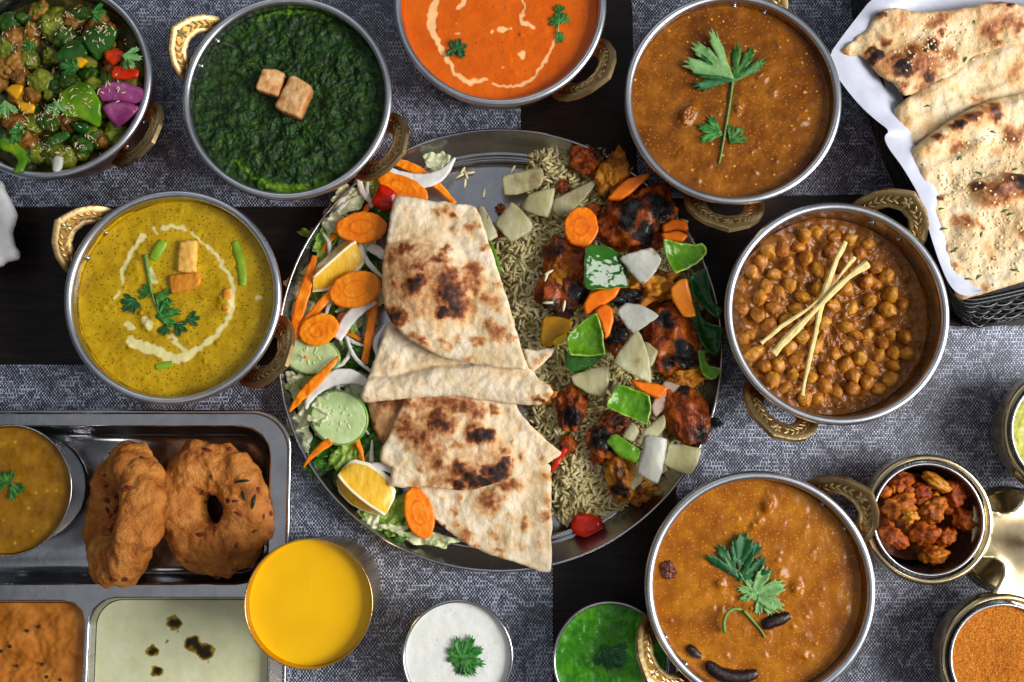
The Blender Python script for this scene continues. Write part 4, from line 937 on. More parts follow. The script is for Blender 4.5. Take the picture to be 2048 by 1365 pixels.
# brown curled bit
bread('naan_piece', [(738, 800), (737, 815), (744, 846), (757, 877), (768, 890), (795, 850), (812, 815), (815, 790), (770, 790)], 2.2, 0.45, [(745, 850, 12, .6), (760, 875, 10, .5), (775, 810, 30, 14, .5), (790, 830, 8, .1)],
      'small brown flatbread edge curling out at the left of the stack', base=0.32, hf=gauss(780, 835, 26, 40, .35, 2.2, 30))
# charred middle piece
bread('naan_piece', [(813, 785), (804, 814), (788, 846), (776, 877), (763, 896), (760, 922), (772, 930), (785, 937), (783, 950), (777, 972), (800, 976), (842, 973), (902, 980), (946, 981), (983, 969), (1031, 955), (1078, 937), (1127, 908), (1097, 884), (1062, 852), (1037, 821), (1027, 790), (905, 770)], 3.0, 0.45,
      [(813,852,20,.6),(835,877,22,.52),(876,840,22,.68),(895,855,18,.62),(857,871,12,.5),(820,811,30,12,.45),(889,805,50,14,.52),(927,814,34,14,.55),(952,827,18,.5),(990,821,9,.55),(961,874,22,14,.95),(980,871,12,.8),(949,855,16,.45),(920,890,20,10,.42),(870,903,24,.42),(876,928,16,12,.55),(848,909,14,.35),
       (936,950,15,.85),(920,937,16,.6),(961,966,24,12,.95),(990,944,24,14,1.0),(1009,928,12,.97),(917,972,12,.85),(1009,901,13,7,.45),(1024,884,6,.42),(1046,915,7,12,.45),(870,962,20,12,.45),(832,966,12,.35),(898,953,20,.45),(1087,918,10,.3),(845,937,7,.4),(990,905,34,.28),(860,850,60,40,.32),(940,930,60,30,.28)],
      'flatbread piece with black char blisters in the lower middle of the stack', hf=summ(gauss(920, 890, 90, 60, .35, 3.0), tiltf(920, 890, 0.0, 0.03, 3)), edgec=0.08)
# folded white middle piece
bread('naan_piece', [(779, 640), (765, 678), (750, 715), (737, 755), (726, 790), (724, 800), (728, 806), (772, 803), (826, 797), (905, 792), (968, 802), (1037, 810), (1075, 812), (1092, 806), (1107, 786), (1098, 772), (1075, 757), (1060, 730), (1040, 705), (860, 660)], 3.3, 0.42,
      [(800, 660, 9, .4), (1080, 806, 14, 5, .75), (1100, 790, 7, .4), (738, 800, 5, .3), (860, 770, 40, 8, .12), (1000, 745, 30, 8, .15)],
      'pale flatbread piece with a rolled fold across the middle of the stack', hf=summ(ridge([(734, 782), (800, 778), (870, 766), (960, 768), (1040, 780), (1095, 788)], 30, 0.75, 3.3), ridge([(745, 752), (794, 751), (870, 730), (940, 728)], 6, -0.25, 3.3)), edgec=0.04)
bread('naan_piece', [(1046, 696), (1062, 700), (1076, 699), (1095, 696), (1109, 697), (1101, 714), (1082, 733), (1066, 746), (1055, 737)], 3.5, 0.3, [(1075, 722, 9, .4), (1090, 715, 7, .35), (1060, 735, 5, .3)], 'small torn flatbread scrap at the right of the stack', rag=0.08)
# big top piece
zA = 4.1
bread('naan_piece', [(790, 391), (815, 393), (840, 397), (876, 404), (890, 402), (912, 410), (930, 408), (951, 413), (962, 433), (970, 463), (984, 502), (998, 547), (1015, 600), (1032, 658), (1055, 741), (998, 736), (957, 729), (915, 722), (881, 714), (854, 700), (815, 678), (784, 647), (770, 617), (765, 575), (766, 519), (773, 486), (780, 436)], zA, 0.45,
      [(812,500,14,.6),(787,516,18,.5),(840,539,11,.68),(854,530,9,.45),(884,522,20,11,.62),(898,558,20,.66),(901,591,25,.74),(915,617,24,.76),(887,630,13,.95),(826,580,19,.72),(842,572,12,.72),(792,572,9,.48),(790,633,18,.72),(803,639,12,.65),(837,630,10,.35),(812,600,12,.42),(876,425,9,.4),(898,422,12,.42),(906,430,7,.6),
       (943,455,12,.45),(962,455,8,.42),(912,463,8,.35),(887,500,13,8,.58),(970,500,9,.45),(945,544,17,.55),(954,572,13,18,.5),(934,569,16,.42),(982,605,20,12,.45),(968,600,8,.58),(1001,617,9,.38),(995,572,9,.35),(993,667,16,.5),(979,650,12,.42),(959,683,17,9,.45),(1023,675,12,6,.42),(887,689,12,8,.42),(898,700,10,.35),(862,671,7,.38),(828,675,13,.45),(845,686,12,.5),(940,722,14,6,.45),(918,680,6,.3),(812,422,5,.3),(826,560,64,80,.36),(885,585,45,70,.3),(950,590,40,70,.16)],
      'large folded flatbread piece with brown blisters, on top of the stack', hf=summ(gauss(850, 570, 80, 90, .9, zA), gauss(810, 430, 40, 40, .25, zA), ridge([(773, 487), (820, 478), (850, 487), (900, 500)], 5, -0.22, zA), tiltf(900, 570, 0, -0.02, zA), ridge([(905, 425), (895, 460), (930, 510), (950, 570), (940, 640)], 9, -.16, zA)), edgec=0.1)

# ------------------------------------------------------------------ rice
RICE = food('rice', [(0.3, (186, 168, 110)), (0.55, (208, 194, 140)), (0.75, (226, 216, 172))], 1.2, 3, 0.42, None, attr=('tone', [(0.0, (140, 124, 58), .75), (0.3, (184, 166, 98), .5), (0.6, (212, 200, 146), .4), (1.0, (234, 226, 190), .8)], (1, 0.0)), sss=0.12, sssr=(1, .9, .6))
RBED = food('rice_bed', [(0.3, (120, 104, 56)), (0.7, (164, 146, 90))], 2.5, 5, 0.5, (4, 0.1))
def rice_template():
    prof = [(-.5, .0), (-.42, .62), (-.15, 1.0), (.2, .95), (.42, .6), (.5, .0)]; V = []; F = []; n = 6
    for t, r_ in prof:
        for j in range(n): a = 2 * math.pi * j / n; V.append((t, r_ * math.cos(a), r_ * math.sin(a)))
    for i in range(len(prof) - 1):
        for j in range(n): F.append((i * n + j, i * n + (j + 1) % n, (i + 1) * n + (j + 1) % n, (i + 1) * n + j))
    return np.array(V), np.array(F)
RT, RF = rice_template()
def grains(pos, yaw, pitch, ln, rad, bend, tone):
    N = len(pos); v = RT[None] * np.stack([ln, rad, rad * 0.85], 1)[:, None, :]
    v[..., 2] += bend[:, None] * (0.25 - (RT[None, :, 0]) ** 2) * ln[:, None]
    cp, sp, cy, sy = np.cos(pitch), np.sin(pitch), np.cos(yaw), np.sin(yaw)
    x = v[..., 0] * cp[:, None] - v[..., 2] * sp[:, None]; z = v[..., 0] * sp[:, None] + v[..., 2] * cp[:, None]; y = v[..., 1]
    W = np.stack([x * cy[:, None] - y * sy[:, None], x * sy[:, None] + y * cy[:, None], z], -1) + pos[:, None, :]
    F = (RF[None] + (np.arange(N) * len(RT))[:, None, None]).reshape(-1, 4)
    return W.reshape(-1, 3), F, np.repeat(tone, len(RT))
rpoly_px = [(1068, 292), (1120, 283), (1180, 292), (1240, 322), (1300, 372), (1365, 440), (1405, 520), (1425, 620), (1425, 740), (1405, 830), (1350, 935), (1290, 990), (1230, 1030), (1180, 1045), (1125, 1048), (1102, 1010), (1098, 930), (1060, 850), (1040, 740), (1010, 600), (985, 500), (1000, 440), (1062, 405), (1050, 345)]
rp = np.array(PL(rpoly_px, 1.2))
def rice_h(x, y):
    p = np.stack([x, y], 1); d = segdist(p, rp)
    return 0.55 + 1.15 * (1 - np.exp(-d / 1.3)) + 0.45 * fbm(x * .35, y * .35, 2.2, 3) * (1 - np.exp(-d / 1.0))
V2, T2, d2 = slab2d(rp, 0.35)
zb = np.where(d2 <= 0, 0.3, rice_h(V2[:, 0], V2[:, 1]) - 0.2)
put('rice_mound', np.column_stack([V2, zb]), T2, RBED, label='packed lower layer of the pale green rice on the plate', cat='rice', kind='stuff')
N = 5200; lo, hi = rp.min(0) - .3, rp.max(0) + .3
q = RNG.uniform(lo, hi, (N * 3, 2)); q = q[inside(q, rp) | ((segdist(q, rp) < 0.25) & (RNG.random(len(q)) < 0.35))][:N]
hz = rice_h(q[:, 0], q[:, 1]) + RNG.uniform(-0.22, 0.2, len(q)); hz = np.where(inside(q, rp), hz, 0.42)
n = len(q); tone = np.clip(RNG.normal(0.55, 0.22, n) + 0.25 * fbm(q[:, 0] * .5, q[:, 1] * .5, 8, 2), 0, 1)
W, Fg, tn = grains(np.column_stack([q, hz]), RNG.uniform(0, 6.28, n), RNG.normal(0, 0.42, n), RNG.uniform(.62, 1.0, n), RNG.uniform(.105, .14, n), RNG.normal(0, .35, n), tone)
put('rice', W, Fg, RICE, attrs={'tone': tn}, label='pale green spiced rice heaped on the right half of the plate', cat='rice', kind='stuff')
gm = []
for i in range(3):
    W, Fg, tn = grains(np.zeros((1, 3)), np.zeros(1), np.zeros(1), np.array([.8 + .06 * i]), np.array([.11]), np.array([.25 * i]), np.array([.9])); gm.append(mesh('rice_grain', W, Fg, RICE, attrs={'tone': tn}))
for i, (gx, gy, a, z_) in enumerate([(925, 342, 60, .5), (932, 350, -70, .55), (921, 352, 30, .5), (930, 366, 80, .5), (968, 386, 80, .5), (1046, 345, 20, .5), (940, 346, 10, .6), (1025, 340, 60, .5),
                                     (1093, 553, 70, 3.7), (1098, 545, 30, 3.8), (1096, 606, 0, 3.4), (1128, 612, 80, 3.4)]):
    o = link('rice_grain', gm[i % 3], None, (*P(gx, gy, z_), z_)); o.rotation_euler = (0, random.uniform(-.2, .2), math.radians(a))
    props(o, 'single loose rice grain on the bare steel of the plate' if i < 8 else 'single pale rice grain stuck to the upper left chicken piece', 'rice', 'loose rice grains')

# ------------------------------------------------------------------ grilled chicken and vegetables on the rice
TAND = food('tandoori_chicken', [(0.26, (48, 16, 4)), (0.4, (112, 42, 5)), (0.54, (172, 76, 9)), (0.68, (204, 114, 18)), (0.85, (222, 152, 50))], 1.0, 9, 0.34, (1.8, 0.3), attr=('char', [(0.2, (40, 24, 20), 0.0), (0.5, (30, 18, 16), .9), (.8, (12, 10, 12), 1.0)], (1.3, .9)), coat=0.5, fine=(7, .08))
TANY = food('chicken_yellow_flesh', [(0.22, (124, 62, 10)), (0.45, (188, 112, 16)), (0.65, (214, 150, 40)), (0.85, (226, 184, 96))], 0.8, 8, 0.4, (2.2, 0.12), attr=('char', [(0.2, (96, 40, 12), 0.0), (0.5, (70, 30, 12), .9), (.8, (24, 14, 12), 1.0)], (1.5, .5)), coat=0.25, fine=(9, .05))
def chicken(px, py, rx, ry, z, h, rot, seed, label, mat=None, char=(), amp=0.42, freq=1.25, parts=()):
    k = PXCM(py, z); V, F = blob((*P(px, py, z), z), (rx * k * 1.08, ry * k * 1.08, h * 1.1), 5, amp, freq, (0, 0, math.radians(rot)), seed, 7)
    V = V + .1 * np.stack([fbm(V[:, 0] * 2.2, V[:, 1] * 2.2, V[:, 2] * 2.2 + q_, 4) for q_ in (0, 9, 18)], 1)
    V = V[:, :]; ch = charfield(V[:, :2], z + h * .6, char) if char else np.zeros(len(V)); ch = ch * (V[:, 2] > z - .2)
    return put('chicken_piece', V, F, mat or TAND, attrs={'char': ch}, label=label, cat='chicken', group='grilled chicken pieces on the plate')
chicken(1180, 325, 40, 26, 2.0, .8, -15, 1, 'brown chicken piece at the top of the rice, left of the yellow one', char=[(1200, 310, 14, .7)])
chicken(1226, 352, 27, 46, 2.3, 1.0, -12, 2, 'yellow and brown chicken piece at the top of the rice near the plate rim', TANY, [(1210, 310, 22, .5), (1218, 395, 18, .5), (1230, 325, 18, .35)])
chicken(1266, 444, 64, 56, 2.4, 1.5, 30, 4, 'large round chicken piece with black burnt patches, by the carrot coin', char=[(1262, 415, 16, 1.2), (1256, 440, 12, 22, 1.2), (1320, 425, 18, 22, 1.3), (1285, 475, 18, 12, 1.2), (1305, 400, 12, 1.0), (1290, 455, 10, .9)])
chicken(1127, 552, 46, 74, 2.3, 1.2, -4, 5, 'tall dark chicken piece at the left, yellow spot in its middle', char=[(1110, 500, 20, .5), (1158, 590, 16, 1.1), (1100, 615, 18, .8), (1135, 625, 18, .6)])
V, F = blob((*P(1124, 545, 3.3), 3.2), (.8, .8, .35), 4, .4, 1.3, (0, 0, 0), 9); put('chicken_flesh', V, F, TANY, attrs={'char': np.zeros(len(V))}, label='yellow torn flesh spot on the tall dark chicken piece', cat='chicken')
chicken(1302, 575, 50, 32, 2.3, 1.2, 10, 6, 'torn orange and yellow chicken piece in the middle right', TANY, [(1270, 590, 16, .7), (1320, 550, 14, .6)], amp=0.5, freq=1.5)
chicken(1252, 597, 26, 14, 3.0, .6, 10, 7, 'small burnt black chicken end beside the torn piece', char=[(1252, 597, 30, 20, 1.3)])
chicken(1342, 678, 50, 64, 2.5, 1.55, 8, 8, 'large round dark red chicken piece at the right, wrinkled char', char=[(1328, 642, 12, 1.2), (1365, 705, 14, 1.2), (1355, 690, 9, .9), (1375, 720, 16, 1.1), (1340, 725, 14, .8)], amp=0.34, freq=1.2)
chicken(1233, 672, 24, 32, 2.3, .9, 0, 10, 'dark burnt chicken piece between the green cup pepper and the onion', char=[(1232, 672, 22, 1.1)])
chicken(1372, 832, 40, 58, 2.6, 1.2, 14, 11, 'glossy brown chicken piece overhanging the right plate rim', char=[(1350, 885, 16, .5), (1400, 870, 20, .7), (1368, 780, 10, .8)], amp=.22)
chicken(1420, 846, 17, 10, 2.9, .35, 0, 12, 'little black burnt chicken tip poking past the right plate rim', char=[(1420, 846, 30, 1.4)])
chicken(1143, 814, 26, 42, 2.2, .9, -8, 13, 'narrow burnt chicken piece beside the rolled flatbread fold', char=[(1145, 835, 18, .9), (1150, 800, 8, .5)])
chicken(1205, 888, 28, 38, 2.2, 1.0, 6, 14, 'dark burnt chicken piece in the lower part of the rice', char=[(1205, 880, 22, 1.0)])
chicken(1240, 952, 25, 48, 2.2, 1.0, 14, 15, 'red brown torn chicken strip at the bottom of the rice', TANY, [(1240, 945, 16, 20, .55), (1232, 975, 12, .9), (1250, 985, 10, .8)], amp=.4)
chicken(1228, 850, 30, 26, 2.1, .9, 0, 16, 'dark chicken piece under the lower green pepper', char=[(1230, 850, 22, .5)])
chicken(1376, 757, 34, 17, 2.7, .6, 8, 17, 'pale yellow chicken piece below the large dark red one', TANY, [(1350, 760, 8, .5)])
chicken(1090, 793, 26, 14, 2.0, .5, 12, 18, 'shredded orange chicken bit at the tip of the rolled fold', TANY, [(1090, 795, 14, .5)], amp=.6, freq=1.8)
chicken(1270, 985, 34, 18, 1.9, .6, 12, 19, 'yellow brown chicken crumble near the lower plate rim', TANY, [(1280, 985, 20, .5)], amp=.6, freq=1.8)
for (x, y, r_, lb) in ((1001, 417, 10, 'brown fried crumb on the bare steel left of the onions'), (1003, 471, 12, 'dark brown crumb under the flat onion petals'), (1127, 373, 14, 'brown fried crumb among the onions at the top'), (1188, 423, 16, 'dark brown crumb right of the upper carrot coin'), (1135, 888, 18, 'brown fried onion tuft in the lower rice')):
    V, F = blob((*P(x, y, 2.0 if x > 1100 else .8), 2.0 if x > 1100 else .8), (r_ * .036, r_ * .036, .4), 3, .5, 1.6, (0, 0, 0), x % 9); put('fried_crumb', V, F, TAND, attrs={'char': np.zeros(len(V))}, label=lb, cat='crumb', group='fried crumbs on the plate')
ONI = food('cooked_onion', [(0.3, (172, 164, 112)), (0.5, (196, 190, 146)), (0.72, (216, 212, 180))], 0.8, 6, 0.3, (2.0, 0.03), trans=.35, specks=((1.1, .06, (150, 108, 50), .02), (2.6, .05, (120, 100, 60), .02)), sss=0.4, sssr=(1, .9, .6), coat=0.2, vari=0.12, stretch=(1, .25, 1), attr=('char', [(0.2, (150, 104, 50), 0.), (.5, (142, 96, 48), .6), (.9, (90, 50, 24), .9)], (2, .3)))
ONIW = food('bright_onion', [(0.3, (186, 186, 172)), (0.7, (218, 218, 210))], 0.8, 6, 0.3, (2.0, 0.03), trans=.25, sss=0.4, sssr=(1, .95, .8), coat=0.2, stretch=(1, .25, 1), attr=('char', [(0.2, (150, 104, 50), 0.), (.5, (142, 96, 48), .6), (.9, (90, 50, 24), .9)], (2, .3)))
def petal(name, poly_px, z, th, mat, label, cat, bow=0.3, ax=0.0, cup=0.0, group=None, tilt=(0, 0), res=0.12, rag=0.045, spots=(), sm=1, wav=0.05, edge=None, attr=True):
    poly = nick(PL(poly_px, z), .1, 2) if sm else np.array(PL(poly_px, z)); c = poly.mean(0); a = math.radians(ax); R2 = ((poly - c) ** 2).sum(1).mean()
    def mid(x, y, d):
        u, v = x - c[0], y - c[1]; p_ = u * math.cos(a) + v * math.sin(a); q_ = -u * math.sin(a) + v * math.cos(a)
        return z - bow * (q_ ** 2) / R2 - cup * (p_ ** 2) / R2 + tilt[0] * u + tilt[1] * v + wav * fbm(x * .9, y * .9, z + c[0], 3)
    V, F, v2, d = slab(poly, mid, th, res, edge=edge or th * .6, rag=rag, minp=0.45)
    at = None
    if attr: ch = charfield(v2, z, spots) + .35 * np.exp(-d / .06) * (perlin(v2[:, 0], v2[:, 1], z) > .15); at = {'char': np.concatenate([ch, ch])}
    return put(name, V, F, mat, attrs=at, label=label, cat=cat, group=group)
OG = 'cooked onion petals on the plate'
for pts, z_, ax, bow, m_, lb, sp in [
    ([(1003, 351), (1040, 343), (1084, 335), (1088, 356), (1078, 377), (1039, 388), (1007, 391)], 2.0, 10, .25, ONI, 'browned square onion petal at the top, nearest the bare steel', [(1035, 362, 12, .5), (1068, 362, 16, .5)]),
    ([(1057, 386), (1085, 381), (1110, 375), (1106, 409), (1098, 436), (1071, 430), (1043, 417)], 2.5, 70, .3, ONI, 'cream onion petal just below the browned one', []),
    ([(1108, 398), (1145, 381), (1187, 360), (1193, 368), (1171, 396), (1145, 423), (1118, 436), (1104, 420)], 2.4, 35, .3, ONI, 'long pointed greyish onion petal at the top of the rice', [(1150, 395, 30, 14, .3)]),
    ([(988, 447), (1006, 422), (1023, 402), (1047, 425), (1068, 449), (1060, 464), (1023, 485), (1010, 472)], 2.4, 60, .3, ONI, 'pale onion petal close to the large flatbread corner', []),
    ([(955, 411), (968, 413), (981, 440), (997, 472), (978, 484), (958, 470)], 2.8, 70, .3, ONI, 'onion petal half hidden under the large flatbread corner', []),
    ([(1237, 514), (1270, 504), (1306, 492), (1326, 517), (1312, 543), (1287, 572), (1264, 548)], 4.4, -50, .35, ONIW, 'bright white fan-shaped onion petal between two green peppers', [(1240, 516, 6, .8), (1310, 498, 12, 5, .5), (1287, 568, 6, .6)]),
    ([(1233, 623), (1251, 605), (1283, 609), (1321, 631), (1293, 651), (1267, 668), (1251, 651)], 4.2, -10, .35, ONIW, 'greyish fan-shaped onion petal above the browned pointed one', []),
    ([(1289, 680), (1318, 703), (1304, 735), (1285, 725)], 4.2, 60, .2, ONI, 'small onion corner peeking out behind the browned pointed petal', []),
    ([(1275, 657), (1288, 683), (1299, 714), (1307, 769), (1272, 754), (1225, 727), (1241, 699)], 4.6, 60, .3, ONI, 'large pointed onion petal with one brown spot, centre right', [(1277, 723, 9, .55)]),
    ([(1140, 752), (1180, 738), (1218, 728), (1217, 767), (1210, 797), (1172, 785), (1146, 768)], 3.6, 10, .35, ONI, 'wide cream onion petal below the stacked green peppers', []),
    ([(1242, 876), (1262, 841), (1281, 863), (1272, 886)], 3.4, 50, .2, ONI, 'small onion petal left of the upright white one', []),
    ([(1274, 884), (1288, 860), (1329, 827), (1332, 854), (1317, 873), (1284, 893)], 3.6, 40, .3, ONI, 'curved onion petal below the lower green pepper chunk', []),
    ([(1292, 870), (1336, 878), (1331, 910), (1326, 942), (1316, 971), (1273, 947), (1283, 909)], 4.0, 80, .55, ONIW, 'upright bright white onion petal at the lower right', []),
    ([(1336, 888), (1370, 890), (1404, 898), (1396, 925), (1384, 952), (1348, 941), (1325, 928)], 3.6, 0, .3, ONI, 'onion petal hanging over the lower right plate rim', []),
    ([(1250, 928), (1276, 935), (1287, 962), (1265, 984), (1254, 965)], 2.8, 60, .25, ONI, 'onion petal beside the torn chicken strip', []),
    ([(1329, 760), (1364, 773), (1354, 798), (1311, 836), (1300, 815)], 3.0, 40, .25, food('pink_onion', [(0.3, (184, 158, 138)), (0.7, (206, 186, 168))], .6, 5, .3, (2, .015), sss=.2, coat=.15), 'pinkish onion petal beside the orange carrot wedge', [])]:
    petal('onion_petal', pts, z_, 0.15, m_, lb, 'onion', bow, ax, group=OG, spots=sp)
PEPS = food('green_pepper_skin', [(0.3, (28, 72, 16)), (0.7, (50, 98, 32))], 0.4, 3, 0.14, (1.0, 0.02), coat=0.6, rvar=.05, attr=('cutedge', [(0.3, (176, 196, 92), 0.0), (0.75, (168, 190, 84), .8), (1.0, (190, 206, 116), .9)], (3, .35)), vari=.15)
PEPF = food('green_pepper_flesh', [(0.3, (56, 108, 10)), (0.6, (88, 136, 22)), (.8, (134, 168, 56))], 0.8, 5, 0.24, (2.2, 0.03), coat=0.4, attr=('cutedge', [(0.3, (176, 196, 92), 0.0), (0.75, (168, 190, 84), .8), (1.0, (190, 206, 116), .9)], (3, .35)), vari=.15)
PEPD = food('dark_green_pepper', [(0.3, (10, 56, 14)), (0.7, (28, 86, 26))], 0.5, 4, 0.2, (1.6, 0.02), coat=0.4, attr=('cutedge', [(0.3, (176, 196, 92), 0.0), (0.75, (168, 190, 84), .8), (1.0, (190, 206, 116), .9)], (3, .35)), vari=.15)
PG = 'green pepper pieces on the plate'
def pepper(poly, z, mat, lb, bow=.4, ax=0, cup=0.0, lipm=None, lip=0.0, th=.22, tilt=(0, 0)):
    p = nick(PL(poly, z), .12, 2); c = p.mean(0); a = math.radians(ax); R2 = ((p - c) ** 2).sum(1).mean()
    def mid(x, y, d):
        u, v = x - c[0], y - c[1]; p_ = u * math.cos(a) + v * math.sin(a); q_ = -u * math.sin(a) + v * math.cos(a)
        return z - bow * q_ ** 2 / R2 - cup * p_ ** 2 / R2 + lip * np.exp(-(d / .32) ** 2) + tilt[0] * u + tilt[1] * v + (.06 * fbm(x * .8, y * .8, z, 3) + .05 * fbm(x * 2.2, y * 2.2, z, 3))
    V, F, v2, d = slab(p, mid, th, .1, edge=.12, rag=.06, minp=.55)
    ed = np.exp(-d / (.2 if lip else .04)) * (.7 + .5 * perlin(v2[:, 0] * 1.3, v2[:, 1] * 1.3, z)) * (.95 if mat is not PEPD else .5); ed = np.concatenate([ed, ed])
    return put('pepper_piece', V, F, mat, attrs={'cutedge': ed}, label=lb, cat='pepper', group=PG)
pepper([(1170, 494), (1198, 490), (1225, 496), (1249, 508), (1261, 551), (1259, 572), (1215, 577), (1168, 581), (1166, 546)], 4.3, PEPS, 'square green pepper piece, skin up, with bright window reflections', .35, 0, tilt=(-.42, .06))
pepper([(1322, 480), (1355, 487), (1388, 491), (1404, 488), (1413, 500), (1411, 512), (1391, 531), (1346, 552), (1330, 514)], 4.0, PEPF, 'green pepper piece, hollow side up, at the upper right plate rim', -.35, 15, -.1, lip=.14)
pepper([(1409, 535), (1416, 556), (1423, 604), (1446, 619), (1437, 641), (1417, 626), (1383, 594), (1377, 553)], 3.6, PEPD, 'long dark green pepper strip along the right plate rim', -.5, -60, 0, lip=.15)
pepper([(1390, 604), (1409, 646), (1441, 654), (1442, 690), (1436, 713), (1409, 705), (1391, 660)], 3.1, PEPD, 'dark green hollow pepper piece below the long strip at the rim', -.5, -60, 0, lip=.2)
pepper([(1394, 699), (1409, 706), (1415, 733), (1445, 738), (1433, 757), (1417, 762), (1401, 747)], 3.4, PEPF, 'bright green L-shaped pepper piece at the right plate rim', -.3, -60, 0, lip=.1)
pepper([(1127, 681), (1138, 712), (1209, 712), (1218, 700), (1188, 731), (1151, 751), (1130, 734)], 3.2, PEPS, 'green pepper slice tucked under the cup-shaped pepper', .4, 25)
pepper([(1191, 626), (1200, 648), (1206, 677), (1209, 712), (1173, 714), (1137, 713), (1131, 677), (1159, 648)], 4.0, PEPF, 'cup-shaped shiny green pepper piece left of the middle', -.45, 0, -.35, lip=.2)
pepper([(1234, 767), (1266, 779), (1298, 791), (1301, 823), (1293, 852), (1252, 833), (1208, 815)], 3.8, PEPF, 'square green pepper chunk with a pale front edge, lower middle', -.35, -25, -.15, lip=.16)
pepper([(1211, 884), (1222, 871), (1234, 868), (1258, 886), (1281, 900), (1277, 929), (1240, 916)], 3.6, PEPF, 'small bright green pepper piece beside the small onion petals', .3, -30)
YEL = food('yellow_pepper', [(0.3, (176, 120, 6)), (0.7, (212, 160, 24))], 0.6, 4, 0.16, (1.4, .03), coat=.5)
petal('pepper_piece', [(1084, 640), (1091, 630), (1120, 634), (1149, 643), (1135, 668), (1112, 692), (1080, 692)], 2.6, .3, YEL, 'square yellow pepper piece on the rice left of the green cup', 'pepper', .3, 20, attr=False)
petal('pepper_piece', [(1102, 684), (1120, 672), (1136, 666), (1128, 686), (1109, 693)], 3.0, .3, food('bright_yellow_pepper', [(.3, (220, 176, 12)), (.7, (236, 200, 40))], 1, 3, .2, None, coat=.4), 'small bright yellow pepper bit on the square yellow piece', 'pepper', .1, 0, attr=False)
V, F = tube(chaikin([(*P(x, y, 2.2), 2.2) for x, y in ((978, 478), (986, 500), (993, 520), (999, 548))], 2, False), .16, 8); put('green_bean', V, F, PEPF, label='thin green bean strip along the right edge of the large flatbread', cat='bean')
CARR = food('carrot', [(0.3, (230, 112, 2)), (0.55, (242, 136, 12)), (.75, (248, 164, 50))], 0.9, 5, 0.36, (5, .02), sss=0.15, sssr=(1, .4, .1), coat=.15, vari=.12, attr=('ring', [(0.15, (212, 88, 0), 0.0), (0.6, (216, 92, 0), .75), (1.0, (252, 176, 70), .9)], (4, .25)))
CARC = food('cooked_carrot', [(0.3, (214, 92, 2)), (0.6, (232, 116, 8)), (.8, (240, 142, 34))], 0.9, 5, 0.26, (4, .03), sss=0.1, sssr=(1, .4, .1), coat=.3, vari=.1, attr=('ring', [(0.15, (190, 70, 0), 0.0), (0.6, (196, 74, 0), .75), (1.0, (246, 160, 60), .9)], (4, .25)))
def ell(cx, cy, rx, ry, rot, n=26):
    a = math.radians(rot); return [(cx + rx * math.cos(t) * math.cos(a) + ry * math.sin(t) * math.sin(a), cy - rx * math.cos(t) * math.sin(a) + ry * math.sin(t) * math.cos(a)) for t in np.linspace(0, 2 * math.pi, n, endpoint=False)]
CG = 'carrot pieces on the plate'
def carrot(pts, z, lb, mat=CARC, th=.5, tilt=(0, 0), bow=0.0, ax=0, sm=1): return petal('carrot_slice', pts, z, th, mat, lb, 'carrot', bow, ax, group=CG, tilt=tilt, attr=False, rag=.03, sm=sm, edge=.16, wav=.04)
def coin(cx, cy, rx, ry, rot, z, lb, mat=CARR, th=.45, tilt=(0, 0)):
    poly = np.array(PL(ell(cx, cy, rx, ry, rot, 30), z)); c = poly.mean(0); k = rx * PXCM(cy, z)
    a = math.radians(rot)
    def mid(x, y, d):
        u, v = x - c[0], y - c[1]; p_ = (u * math.cos(a) + v * math.sin(a)) / (rx * PXCM(cy, z)); q_ = (-u * math.sin(a) + v * math.cos(a)) / (ry * PXCM(cy, z)); r_ = np.hypot(p_, q_)
        return z + .012 * np.exp(-((r_ - .42) / .1) ** 2) - .015 * np.exp(-(r_ / .3) ** 4) + .03 * fbm(x * 3, y * 3, z, 3) + tilt[0] * u + tilt[1] * v + .03 * fbm(x * 1.5, y * 1.5, z, 2)
    V, F, v2, d = slab(poly, mid, th * (.7 + .6 * ((cx * 7 + cy) % 10) / 10), .08, edge=.09, rag=.07, minp=.6)
    u, v = v2[:, 0] - c[0], v2[:, 1] - c[1]; r_ = np.hypot((u * math.cos(a) + v * math.sin(a)) / (rx * PXCM(cy, z)), (-u * math.sin(a) + v * math.cos(a)) / (ry * PXCM(cy, z))) + .05 * perlin(u * 2, v * 2, cx)
    rg_ = np.maximum(.55 * np.exp(-((r_ - .46) / .06) ** 2), .3 * np.exp(-((r_ - .93) / .05) ** 2)) + np.where(r_ < .36, .12, 0)
    return put('carrot_slice', V, F, mat, attrs={'ring': np.concatenate([rg_, rg_ * 0])}, label=lb, cat='carrot', group=CG)
coin(1162, 455, 34, 40, 0, 3.4, 'round upright carrot coin on the rice, near the top', CARC)
carrot([(1213, 399), (1232, 376), (1255, 357), (1300, 348), (1296, 358), (1284, 368), (1262, 388), (1240, 402)], 3.5, 'thin carrot wedge crossing the upper right plate rim', tilt=(.1, 0))
carrot([(1323, 452), (1345, 438), (1375, 445), (1375, 464), (1350, 460), (1326, 468)], 3.3, 'upper one of two thick carrot slices at the right plate rim')
carrot([(1320, 468), (1356, 462), (1377, 472), (1366, 486), (1327, 481)], 3.6, 'lower one of two thick carrot slices at the right plate rim')
carrot([(1166, 609), (1177, 588), (1204, 577), (1243, 574), (1230, 597), (1188, 623), (1170, 631)], 3.5, 'carrot slice under the square green pepper')
carrot([(1188, 623), (1209, 608), (1225, 618), (1228, 641), (1219, 672), (1209, 680), (1201, 646)], 3.8, 'carrot slice touching the cup-shaped green pepper')
